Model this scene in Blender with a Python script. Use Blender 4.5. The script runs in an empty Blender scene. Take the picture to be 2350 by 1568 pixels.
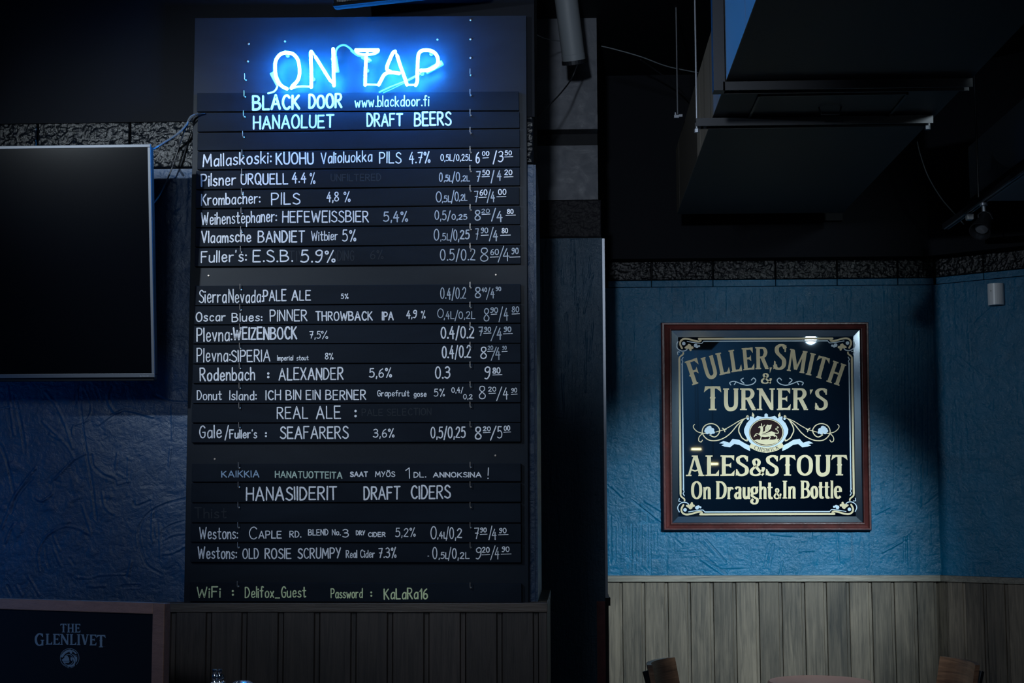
import bpy, math, random
import numpy as np
from mathutils import Vector, Matrix
random.seed(7)
S = bpy.context.scene
COL = S.collection

# ------------------------------------------------------------------ camera
F = 3450.0
def nrm(v): return Vector(v).normalized()
YC = nrm((141, -351, -F)); ZC = nrm((-115, 33864, -F)); XC = YC.cross(ZC).normalized(); ZC = XC.cross(YC)
CAM = Vector((0, 0, 1.40))
cd = bpy.data.cameras.new('camera'); cam = bpy.data.objects.new('camera', cd); COL.objects.link(cam)
cd.sensor_width = 36; cd.lens = F*36/2350; cd.clip_start = 0.02; cd.clip_end = 60
m = Matrix((XC, YC, ZC)).to_4x4(); m.translation = CAM; cam.matrix_world = m
S.camera = cam
S.view_settings.view_transform = 'Standard'; S.view_settings.look = 'None'
S.view_settings.gamma = 1; S.view_settings.exposure = 0.0; S.view_settings.use_curve_mapping = False

# ------------------------------------------------------------------ world and lights
w = bpy.data.worlds.new('world'); S.world = w; w.use_nodes = True
w.node_tree.nodes['Background'].inputs[0].default_value = (0.02, 0.04, 0.08, 1)
w.node_tree.nodes['Background'].inputs[1].default_value = 0.02
def aim(o, tgt):
    o.rotation_euler = (Vector(tgt)-o.location).to_track_quat('-Z', 'Y').to_euler()
def spot(name, loc, tgt, e, col, size, blend=0.6, rad=0.04):
    l = bpy.data.lights.new(name, 'SPOT'); l.energy = e; l.color = col; l.spot_size = math.radians(size)
    l.spot_blend = blend; l.shadow_soft_size = rad
    o = bpy.data.objects.new(name, l); COL.objects.link(o); o.location = loc; aim(o, tgt); return o
def area(name, loc, tgt, e, col, sx, sy):
    l = bpy.data.lights.new(name, 'AREA'); l.energy = e; l.color = col; l.shape = 'RECTANGLE'; l.size = sx; l.size_y = sy
    o = bpy.data.objects.new(name, l); COL.objects.link(o); o.location = loc; aim(o, tgt); return o
spot('track_light_beam', (1.37, 3.30, 2.22), (0.64, 5.92, 1.02), 400, (0.70, 0.90, 1.0), 36, 1.0, 0.045)
spot('upper_track_beam', (1.25, 3.2, 2.54), (0.84, 5.92, 2.20), 30, (0.78, 0.94, 1.0), 30, 1.0, 0.05)
spot('board_light_beam', (-1.75, 2.0, 2.57), (-0.52, 4.0, 2.05), 138, (0.74, 0.87, 1.0), 52, 1.0, 0.02)
spot('sheen_light_beam', (-1.02, 0.7, 2.42), (-0.55, 4.0, 1.85), 12, (0.62, 0.83, 1.0), 46, 1.0, 0.07)
spot('pier_fill', (-0.22, 1.0, 2.36), (0.10, 4.8, 2.62), 150, (0.78, 0.88, 1.0), 30, 1.0, 0.06)  # added fill that brightens the pier panels and pipe, no lamp there
spot('tile_sparkle_fill', (-1.90, 2.0, 2.46), (-1.28, 4.03, 2.33), 70, (0.80, 0.92, 1.0), 24, 1.0, 0.10)  # added light, placed to make the near tiles sparkle
area('blue_glow_left', (-2.3, 2.9, 1.25), (-2.1, 4.03, 1.15), 2.2, (0.03, 0.30, 1.0), 0.25, 0.6)  # dim blue light added to brighten the lower left wall, source unseen
area('back_wall_fill', (0.6, -1.6, 3.0), (0.6, -2.6, 1.2), 24, (0.60, 0.85, 1.0), 1.6, 0.4)  # added light on the back wall, giving the mirror blue to reflect
spot('near_wall_fill', (-0.9, -0.4, 2.90), (-0.95, 4.0, 0.72), 95, (0.74, 0.86, 1.0), 58, 1.0, 0.35)  # added fill for the near wall and wainscot, not a real lamp
area('room_fill', (-0.4, -0.9, 3.0), (-0.2, 4.0, 0.9), 9, (0.62, 0.80, 1.0), 2.2, 0.7)  # soft ambient fill added behind the viewer

# ------------------------------------------------------------------ helpers
def ray(px, py):
    d = Vector((px-1175, -(py-784), -F)); return Vector((XC.dot(d), YC.dot(d), ZC.dot(d)))
def P(px, py, pl):
    d = ray(px, py)
    if isinstance(pl, tuple):
        p0, n = pl; return CAM + d*((p0-CAM).dot(n)/d.dot(n))
    return CAM + d*(pl/d.y)

def cat(pts, sub=5):
    if len(pts) < 3: return pts
    closed = pts[0] == pts[-1]; out = []
    for i in range(len(pts)-1):
        p1, p2 = pts[i], pts[i+1]
        p0 = pts[i-1] if i > 0 else (pts[-2] if closed else p1); p3 = pts[i+2] if i+2 < len(pts) else (pts[1] if closed else p2)
        for k in range(sub):
            t = k/sub
            out.append(tuple(0.5*((2*p1[a])+(-p0[a]+p2[a])*t+(2*p0[a]-5*p1[a]+4*p2[a]-p3[a])*t*t+(-p0[a]+3*p1[a]-3*p2[a]+p3[a])*t**3) for a in range(len(p1))))
    out.append(tuple(pts[-1])); return out

class MB:
    def __init__(s): s.v = []; s.f = []; s.mi = []; s.cur = 0
    def face(s, idx): s.f.append(idx); s.mi.append(s.cur)
    def add(s, pts): n = len(s.v); s.v.extend([tuple(p) for p in pts]); return n
    def hexa(s, a, b):          # two rings (front, back) of n points
        n = len(a); i = s.add(a); j = s.add(b)
        s.face(list(range(i, i+n))); s.face(list(range(j+n-1, j-1, -1)))
        for k in range(n):
            k2 = (k+1) % n; s.face([i+k, j+k, j+k2, i+k2])
    def box(s, x0, x1, y0, y1, z0, z1):
        a = [(x0, y0, z0), (x1, y0, z0), (x1, y0, z1), (x0, y0, z1)]; s.hexa(a, [(x, y1, z) for x, y, z in a])
    def obox(s, o, ax, ay, az):  # corner + 3 edge vectors
        o, ax, ay, az = map(Vector, (o, ax, ay, az)); a = [o, o+ax, o+ax+az, o+az]; s.hexa(a, [p+ay for p in a])
    def pquad(s, corners, y0, y1):  # px outline at depth y0 extruded back to y1 along world Y
        a = [P(x, y, y0) for x, y in corners]; s.hexa(a, [p+Vector((0, y1-y0, 0)) for p in a])
    def tube(s, pts, r, n=8, closed=False, caps=True):
        pts = [Vector(p) for p in pts]; m_ = len(pts); rings = []; prev = None
        for i, p in enumerate(pts):
            a = pts[(i-1) % m_] if (i > 0 or closed) else p; b = pts[(i+1) % m_] if (i < m_-1 or closed) else p
            t = (b-a).normalized()
            if prev is None:
                u = t.orthogonal().normalized()
            else:
                u = (prev - t*prev.dot(t)); u = u.normalized() if u.length > 1e-6 else t.orthogonal().normalized()
            prev = u; v = t.cross(u); rr = r[i] if isinstance(r, (list, tuple)) else r
            rings.append(s.add([p+(u*math.cos(2*math.pi*k/n)+v*math.sin(2*math.pi*k/n))*rr for k in range(n)]))
        for q in range(m_ if closed else m_-1):
            i, j = rings[q], rings[(q+1) % m_]
            for k in range(n): s.face([i+k, i+(k+1) % n, j+(k+1) % n, j+k])
        if caps and not closed:
            s.face([rings[0]+k for k in range(n-1, -1, -1)]); s.face([rings[-1]+k for k in range(n)])
    def lathe(s, c, axis, prof, n=24):   # prof: (r, h) along axis from c
        c = Vector(c); t = Vector(axis).normalized(); u = t.orthogonal().normalized(); v = t.cross(u); rings = []
        for r, h in prof:
            rings.append(s.add([c+t*h+(u*math.cos(2*math.pi*k/n)+v*math.sin(2*math.pi*k/n))*max(r, 1e-5) for k in range(n)]))
        for i, j in zip(rings, rings[1:]):
            for k in range(n): s.face([i+k, i+(k+1) % n, j+(k+1) % n, j+k])
        s.face([rings[0]+k for k in range(n-1, -1, -1)]); s.face([rings[-1]+k for k in range(n)])
    def build(s, name, mats, parent=None, smooth=False, bevel=0):
        if not isinstance(mats, (list, tuple)): mats = [mats]
        vs = [Vector(v) for v in s.v]
        if parent is None or True:
            mn = Vector((min(v.x for v in vs), min(v.y for v in vs), min(v.z for v in vs)))
            mx = Vector((max(v.x for v in vs), max(v.y for v in vs), max(v.z for v in vs)))
            o0 = Vector(((mn.x+mx.x)/2, (mn.y+mx.y)/2, mn.z))
        me = bpy.data.meshes.new(name); me.from_pydata([v-o0 for v in vs], [], s.f)
        for mm in mats: me.materials.append(mm)
        me.polygons.foreach_set('material_index', s.mi)
        if smooth: me.polygons.foreach_set('use_smooth', [True]*len(s.f))
        me.update()
        o = bpy.data.objects.new(name, me); COL.objects.link(o)
        if parent is not None:
            o.parent = parent; o.location = o0 - worldloc(parent)
        else: o.location = o0
        if bevel:
            b = o.modifiers.new('bevel', 'BEVEL'); b.width = bevel; b.segments = 2; b.limit_method = 'ANGLE'
        if smooth:
            try: me.set_sharp_from_angle(angle=math.radians(40))
            except Exception: pass
        return o
def worldloc(o):
    l = o.location.copy()
    while o.parent: o = o.parent; l += o.location
    return l
def tag(o, label=None, cat=None, group=None, kind=None):
    if label: o['label'] = label
    if cat: o['category'] = cat
    if group: o['group'] = group
    if kind: o['kind'] = kind
    return o
def thing(name, loc, label, cat, group=None):
    o = bpy.data.objects.new(name, None); COL.objects.link(o); o.location = loc; o.empty_display_size = 0.05
    return tag(o, label, cat, group)
def struct(name, loc=(0, 0, 0), label=None):
    o = bpy.data.objects.new(name, None); COL.objects.link(o); o.location = loc; o['kind'] = 'structure'
    if label: o['label'] = label
    return o

# ------------------------------------------------------------------ materials
def mat(name, col, rough=0.5, metal=0.0, spec=0.5, emit=None, es=0):
    m_ = bpy.data.materials.new(name); m_.use_nodes = True; b = m_.node_tree.nodes['Principled BSDF']
    b.inputs['Base Color'].default_value = (*col, 1); b.inputs['Roughness'].default_value = rough
    b.inputs['Metallic'].default_value = metal; b.inputs['Specular IOR Level'].default_value = spec
    if emit: b.inputs['Emission Color'].default_value = (*emit, 1); b.inputs['Emission Strength'].default_value = es
    return m_
def N(m_, t, **kw):
    n = m_.node_tree.nodes.new(t)
    for k, v in kw.items():
        if k in n.inputs: n.inputs[k].default_value = v
        else: setattr(n, k, v)
    return n
def L(m_, a, b): m_.node_tree.links.new(a, b)
def coords(m_, scale=(1, 1, 1), rnd=False):
    tc = N(m_, 'ShaderNodeTexCoord'); mp = N(m_, 'ShaderNodeMapping'); mp.inputs['Scale'].default_value = scale
    L(m_, tc.outputs['Object'], mp.inputs['Vector'])
    if rnd:
        oi = N(m_, 'ShaderNodeObjectInfo'); mul = N(m_, 'ShaderNodeMath', operation='MULTIPLY'); mul.inputs[1].default_value = 57.0
        L(m_, oi.outputs['Random'], mul.inputs[0]); L(m_, mul.outputs[0], mp.inputs['Location'])
    return mp.outputs['Vector']
def bump(m_, hs, strength, dist, prev=None):
    b = N(m_, 'ShaderNodeBump'); b.inputs['Strength'].default_value = strength; b.inputs['Distance'].default_value = dist
    L(m_, hs, b.inputs['Height'])
    if prev: L(m_, prev, b.inputs['Normal'])
    return b.outputs['Normal']
def noise(m_, vec, scale, detail=4, rough=0.55, dist=0.0):
    n = N(m_, 'ShaderNodeTexNoise'); n.inputs['Scale'].default_value = scale; n.inputs['Detail'].default_value = detail
    n.inputs['Roughness'].default_value = rough; n.inputs['Distortion'].default_value = dist; L(m_, vec, n.inputs['Vector']); return n.outputs['Fac']
def ramp(m_, fac, stops):
    r = N(m_, 'ShaderNodeValToRGB'); e = r.color_ramp.elements
    while len(e) < len(stops): e.new(0.5)
    for q, (p, c) in zip(e, stops): q.position = p; q.color = (*c, 1) if len(c) == 3 else c
    L(m_, fac, r.inputs['Fac']); return r.outputs['Color']
BS = lambda m_: m_.node_tree.nodes['Principled BSDF']

def plaster(name, col, rough, drag, swirl, fine=1.0, spec=0.5):
    m_ = mat(name, col, rough, spec=spec); b = BS(m_)
    v = coords(m_); vd = coords(m_, (1, 1, 0.09)); vs = coords(m_, (1, 1, 1))
    n1 = noise(m_, v, 110, 5, 0.7); n2 = noise(m_, vd, 34, 4, 0.65, 0.5); n3 = noise(m_, vs, 9, 7, 0.62, 1.6); n4 = noise(m_, v, 26, 5, 0.62, 0.8)
    r2 = ramp(m_, n2, [(0.42, (0, 0, 0)), (0.58, (1, 1, 1))])
    nn = bump(m_, n1, min(1, 0.4*fine), 0.007); nn = bump(m_, n4, min(1, 0.4*fine), 0.016, nn)
    if drag: nn = bump(m_, r2, drag, 0.012, nn)
    if swirl: nn = bump(m_, n3, swirl, 0.03, nn)
    L(m_, nn, b.inputs['Normal'])
    big = noise(m_, v, 3.2, 5, 0.6, 0.8)
    c = ramp(m_, big, [(0.3, tuple(x*0.78 for x in col)), (0.72, tuple(x*1.2 for x in col))]); L(m_, c, b.inputs['Base Color'])
    rr = ramp(m_, n4, [(0.3, (rough*0.75,)*3), (0.7, (min(1, rough*1.3),)*3)]); L(m_, rr, b.inputs['Roughness'])
    return m_
M = {}
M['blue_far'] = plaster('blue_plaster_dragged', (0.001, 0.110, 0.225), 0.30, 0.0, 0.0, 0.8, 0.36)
M['blue_near'] = plaster('blue_plaster_trowelled', (0.005, 0.040, 0.110), 0.38, 0.0, 0.0, 0.6)  # same paint as the far wall, darkened for the weaker light here
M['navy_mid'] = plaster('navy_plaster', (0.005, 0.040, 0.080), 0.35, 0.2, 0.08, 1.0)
M['grey_panel'] = plaster('grey_painted_panel', (0.075, 0.082, 0.100), 0.6, 0.0, 0.05, 0.3)
M['black_paint'] = mat('black_matt_paint', (0.004, 0.005, 0.008), 0.65, spec=0.2)
M['soffit'] = mat('black_soffit_paint', (0.004, 0.0052, 0.0085), 0.7, spec=0.1)
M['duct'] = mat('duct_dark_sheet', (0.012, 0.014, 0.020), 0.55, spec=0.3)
M['duct_side'] = mat('duct_side_lit_grey', (0.13, 0.12, 0.105), 0.6, spec=0.2)  # light on the left face put into its paler colour
M['beam_grey'] = mat('beam_grey_paint', (0.22, 0.23, 0.26), 0.6)
M['pipe_grey'] = mat('pipe_grey_paint', (0.16, 0.18, 0.20), 0.5)
M['room'] = mat('room_dark_blue', (0.025, 0.065, 0.11), 0.7, spec=0.2)
M['floor'] = mat('floor_dark_wood', (0.03, 0.022, 0.018), 0.4)

def tilemat():
    m_ = mat('black_rough_glazed_tile', (0.004, 0.0055, 0.008), 0.20, spec=0.20); b = BS(m_)
    v = coords(m_, rnd=True); vs = coords(m_, (0.55, 1, 1.6), rnd=True)
    nn = bump(m_, noise(m_, v, 260, 3, 0.6), 0.5, 0.002)
    L(m_, nn, b.inputs['Normal']); return m_
M['band_black'] = mat('dull_black_band', (0.013, 0.013, 0.016), 0.5, spec=0.08)
M['tile'] = tilemat()
def relief(name, o3, ux, nn_, w_, h_, res, H, mm, parent):
    """a wall skin as a real height field: o3 lower left corner, ux along the wall, nn_ outwards; H (nz, nx) heights in metres"""
    nz, nx = H.shape; xs_ = np.linspace(0, w_, nx); zs_ = np.linspace(0, h_, nz); X, Z = np.meshgrid(xs_, zs_)
    V = np.empty((nz, nx, 3)); 
    for a in range(3): V[..., a] = ux[a]*X + nn_[a]*H
    V[..., 2] += Z
    me = bpy.data.meshes.new(name); me.vertices.add(nx*nz); me.vertices.foreach_set('co', V.reshape(-1).astype(np.float32))
    I = np.arange(nx*nz).reshape(nz, nx); q = np.stack([I[:-1, :-1], I[:-1, 1:], I[1:, 1:], I[1:, :-1]], -1).reshape(-1, 4); nf = len(q)
    me.loops.add(nf*4); me.loops.foreach_set('vertex_index', q.reshape(-1).astype(np.int32)); me.polygons.add(nf)
    me.polygons.foreach_set('loop_start', np.arange(0, nf*4, 4, dtype=np.int32)); me.polygons.foreach_set('loop_total', np.full(nf, 4, dtype=np.int32))
    me.polygons.foreach_set('use_smooth', np.ones(nf, dtype=bool)); me.materials.append(mm); me.update(calc_edges=True); me.validate()
    o = bpy.data.objects.new(name, me); COL.objects.link(o); o.parent = parent; o.location = Vector(o3)-worldloc(parent); return o
RNG = np.random.default_rng(5)
def fnoise(shape, sx, sz):
    n = RNG.standard_normal(shape); f = np.fft.rfft2(n); kz = np.fft.fftfreq(shape[0])[:, None]; kx = np.fft.rfftfreq(shape[1])[None, :]
    f = f*np.exp(-2*np.pi**2*((kx*sx)**2+(kz*sz)**2)); g = np.fft.irfft2(f, s=shape); return g/g.std()
def tile(parent, A, ux, nn_, w_, h_, depth, mm=None):
    """one rough glazed tile: a relief front on a solid slab"""
    A = Vector(A); nn_ = Vector(nn_); ux = Vector(ux); res = 0.0026; nx, nz = max(4, int(w_/res)), max(4, int(h_/res)); sh = (nz, nx)
    big = (nz*2, nx*2); H = (fnoise(big, 0.6, 0.55)*0.00055+fnoise(big, 1.6, 1.1)*0.00065)[:nz, :nx]; e = np.ones(sh); e[0, :] = e[-1, :] = 0; e[:, 0] = e[:, -1] = 0; H = (H+0.003)*e
    i0 = None; o = MB(); V = [A+ux*(w_*i/(nx-1))+Vector((0, 0, h_*j/(nz-1)))+nn_*float(H[j, i]) for j in range(nz) for i in range(nx)]; o.add(V)
    for j in range(nz-1):
        for i in range(nx-1): k = j*nx+i; o.face([k, k+1, k+nx+1, k+nx])
    nf = len(o.f); B = [A-nn_*depth, A+ux*w_-nn_*depth, A+ux*w_+Vector((0, 0, h_))-nn_*depth, A+Vector((0, 0, h_))-nn_*depth]; C = [0, nx-1, nx*nz-1, nx*(nz-1)]; b0 = o.add(B)
    for k in range(4): k2 = (k+1) % 4; o.face([C[k], C[k2], b0+k2, b0+k])
    return o.build('tile', mm or M['tile'], parent, smooth=True)
def strokes(H, res, paths):
    """paths: (pts in metres (x, z), radius, height) pressed in or raised on the height field"""
    nz, nx = H.shape
    for pts, r_, h_ in paths:
        pts = np.array(cat([tuple(p) for p in pts], 12) if len(pts) > 2 else [tuple(pts[0]+(pts[1]-pts[0])*t) for t in np.linspace(0, 1, 20)]) if True else None
        x0, x1 = pts[:, 0].min()-3*r_, pts[:, 0].max()+3*r_; z0, z1_ = pts[:, 1].min()-3*r_, pts[:, 1].max()+3*r_
        i0, i1 = max(0, int(x0/res)), min(nx, int(x1/res)+2); j0, j1 = max(0, int(z0/res)), min(nz, int(z1_/res)+2)
        if i1 <= i0 or j1 <= j0: continue
        X, Z = np.meshgrid(np.arange(i0, i1)*res, np.arange(j0, j1)*res); best = np.full(X.shape, 9.0)
        for a, b in zip(pts[:-1], pts[1:]):
            d = b-a; l2 = (d*d).sum()+1e-12; t = np.clip(((X-a[0])*d[0]+(Z-a[1])*d[1])/l2, 0, 1); best = np.minimum(best, np.hypot(X-a[0]-t*d[0], Z-a[1]-t*d[1]))
        u = best/r_; H[j0:j1, i0:i1] += h_*(np.exp(-u*u) - 0.35*np.exp(-(u-1.9)**2*2))
    return H

def wood(name, c0, c1, rough=0.5, sx=(9, 9, 0.45), vert=True, sc=10):
    m_ = mat(name, c0, rough); b = BS(m_)
    v = coords(m_, sx, rnd=True)
    n1 = noise(m_, v, sc, 7, 0.65, 0.8); n2 = noise(m_, v, sc*5, 3, 0.6)
    vb = coords(m_, (1, 1, 0.35) if vert else (0.35, 1, 1), rnd=True); n3 = noise(m_, vb, 6, 4, 0.6, 0.5)
    mx = N(m_, 'ShaderNodeMath', operation='MULTIPLY_ADD'); L(m_, n3, mx.inputs[0]); mx.inputs[1].default_value = 0.7; L(m_, n1, mx.inputs[2])
    mul = N(m_, 'ShaderNodeMath', operation='MULTIPLY'); mul.inputs[1].default_value = 0.6; L(m_, mx.outputs[0], mul.inputs[0])
    c = ramp(m_, mul.outputs[0], [(0.34, c0), (0.68, c1)])
    oi = N(m_, 'ShaderNodeObjectInfo'); mr = N(m_, 'ShaderNodeMapRange'); mr.inputs['To Min'].default_value = 0.7; mr.inputs['To Max'].default_value = 1.25
    L(m_, oi.outputs['Random'], mr.inputs['Value'])
    vm = N(m_, 'ShaderNodeVectorMath', operation='SCALE'); L(m_, c, vm.inputs[0]); L(m_, mr.outputs[0], vm.inputs['Scale'])
    L(m_, vm.outputs[0], b.inputs['Base Color'])
    L(m_, bump(m_, n2, 0.25, 0.002, bump(m_, n1, 0.3, 0.003)), b.inputs['Normal']); return m_
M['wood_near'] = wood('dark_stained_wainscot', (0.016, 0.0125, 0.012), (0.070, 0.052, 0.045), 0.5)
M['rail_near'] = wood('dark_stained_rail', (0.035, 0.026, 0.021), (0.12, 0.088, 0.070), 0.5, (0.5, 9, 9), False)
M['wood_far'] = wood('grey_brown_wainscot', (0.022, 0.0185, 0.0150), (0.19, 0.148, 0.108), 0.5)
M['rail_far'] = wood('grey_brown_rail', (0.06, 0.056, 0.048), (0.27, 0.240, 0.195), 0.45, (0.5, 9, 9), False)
M['frame_wood'] = wood('brown_board_frame', (0.22, 0.115, 0.085), (0.36, 0.19, 0.14), 0.5, (0.5, 9, 9), False)
M['mahogany'] = wood('mahogany_moulding', (0.050, 0.012, 0.012), (0.15, 0.036, 0.032), 0.30, (2, 2, 2), True, 6)
M['chair_wood'] = wood('brown_striped_chair_wood', (0.035, 0.016, 0.012), (0.36, 0.19, 0.11), 0.35, (0.6, 0.6, 9), True, 7)
M['table_wood'] = mat('reddish_table_veneer', (0.26, 0.11, 0.085), 0.35)

def chalkboard(nm, sp_, ro_):
    m_ = mat(nm, (0.016, 0.019, 0.025), ro_, spec=sp_); b = BS(m_)
    v = coords(m_, rnd=True); vs = coords(m_, (0.3, 1, 1), rnd=True)
    n = noise(m_, vs, 6, 6, 0.65, 0.6)
    L(m_, ramp(m_, n, [(0.35, (0.0062, 0.0092, 0.0150)), (0.75, (0.0110, 0.0160, 0.0250))]), b.inputs['Base Color'])
    L(m_, bump(m_, noise(m_, v, 900, 2, 0.5), 0.25, 0.0006), b.inputs['Normal']); return m_
M['board'] = chalkboard('black_chalkboard', 0.11, 0.40); M['slat'] = chalkboard('black_slat_paint', 0.045, 0.50)
def chalk(name, col):
    m_ = mat(name, col, 0.7, spec=0.2); b = BS(m_); v = coords(m_, rnd=True)
    L(m_, ramp(m_, noise(m_, v, 260, 3, 0.6), [(0.3, tuple(x*0.72 for x in col)), (0.6, col)]), b.inputs['Base Color']); return m_
M['chalk'] = chalk('white_chalk', (0.84, 0.84, 0.88)); M['chalk_dim'] = chalk('thin_chalk', (0.46, 0.50, 0.56))
M['chalk_green'] = chalk('green_chalk', (0.80, 0.90, 0.52)); M['chalk_ghost'] = chalk('wiped_chalk', (0.019, 0.024, 0.032))
M['chalk_blue'] = chalk('blue_chalk', (0.30, 0.42, 0.58)); M['chalk_mint'] = chalk('pale_green_chalk', (0.48, 0.60, 0.52))
M['chrome'] = mat('chrome', (0.75, 0.8, 0.85), 0.15, 1.0); M['steel'] = mat('hook_steel', (0.42, 0.36, 0.31), 0.35, 0.6)
M['black_metal'] = mat('black_metal', (0.02, 0.022, 0.028), 0.4, 0.5); M['dark_iron'] = mat('dark_strut_iron', (0.018, 0.020, 0.025), 0.45, 0.4)
M['grey_metal'] = mat('grey_metal', (0.26, 0.28, 0.32), 0.4, 0.6)
M['bezel'] = mat('tv_bezel_grey', (0.10, 0.11, 0.13), 0.45, 0.3); M['black_plastic'] = mat('black_plastic', (0.004, 0.005, 0.007), 0.55, spec=0.25)
M['screen'] = mat('tv_screen_black', (0.002, 0.0025, 0.004), 0.12, spec=0.35)
M['cable_grey'] = mat('grey_cable', (0.12, 0.14, 0.16), 0.4); M['cable_black'] = mat('black_cable', (0.012, 0.014, 0.018), 0.45)
M['gold'] = mat('gold_leaf_paint', (0.60, 0.50, 0.30), 0.42, 0.15); M['silver'] = mat('pale_blue_silver_paint', (0.50, 0.62, 0.72), 0.4, 0.1)
M['maroon'] = mat('maroon_paint', (0.022, 0.006, 0.008), 0.6, spec=0.1); M['dark_ink'] = mat('dark_ink', (0.012, 0.014, 0.016), 0.5)
M['mirror'] = mat('dark_mirror_glass', (0.42, 0.55, 0.66), 0.02, 1.0)
M['mirror_bevel'] = mat('bevelled_mirror_edge', (0.62, 0.74, 0.84), 0.10, 1.0)
M['white_plastic'] = mat('white_plastic', (0.75, 0.76, 0.78), 0.35)
M['neon'] = mat('lit_neon_glass', (0.5, 0.7, 0.9), 0.2, emit=(0.018, 0.28, 1.0), es=520)
M['neon_link'] = mat('painted_neon_link', (0.5, 0.7, 0.9), 0.2, emit=(0.25, 0.60, 1.0), es=1.2)
def sleeve():
    m_ = mat('cloudy_silicone_sleeve', (0.30, 0.42, 0.50), 0.4); BS(m_).inputs['Alpha'].default_value = 0.55; return m_
M['sleeve'] = sleeve()
M['lamp_face'] = mat('lit_lamp_face', (1, 1, 1), 0.4, emit=(0.80, 0.92, 1.0), es=60)
M['warm_lamp'] = mat('warm_bulb', (1, 1, 1), 0.4, emit=(1.0, 0.75, 0.35), es=5)
def grille():
    m_ = mat('speaker_grille', (0.018, 0.020, 0.026), 0.45, 0.4); b = BS(m_); v = coords(m_)
    vo = N(m_, 'ShaderNodeTexVoronoi', feature='F1'); vo.inputs['Scale'].default_value = 240; vo.inputs['Randomness'].default_value = 0.0
    L(m_, v, vo.inputs['Vector']); L(m_, ramp(m_, vo.outputs['Distance'], [(0.25, (0.003,)*3), (0.42, (0.045, 0.05, 0.06))]), b.inputs['Base Color'])
    L(m_, bump(m_, vo.outputs['Distance'], 1.0, 0.002), b.inputs['Normal']); return m_
M['grille'] = grille(); M['speaker_shell'] = mat('speaker_shell', (0.006, 0.007, 0.009), 0.85, spec=0.02)

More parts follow.
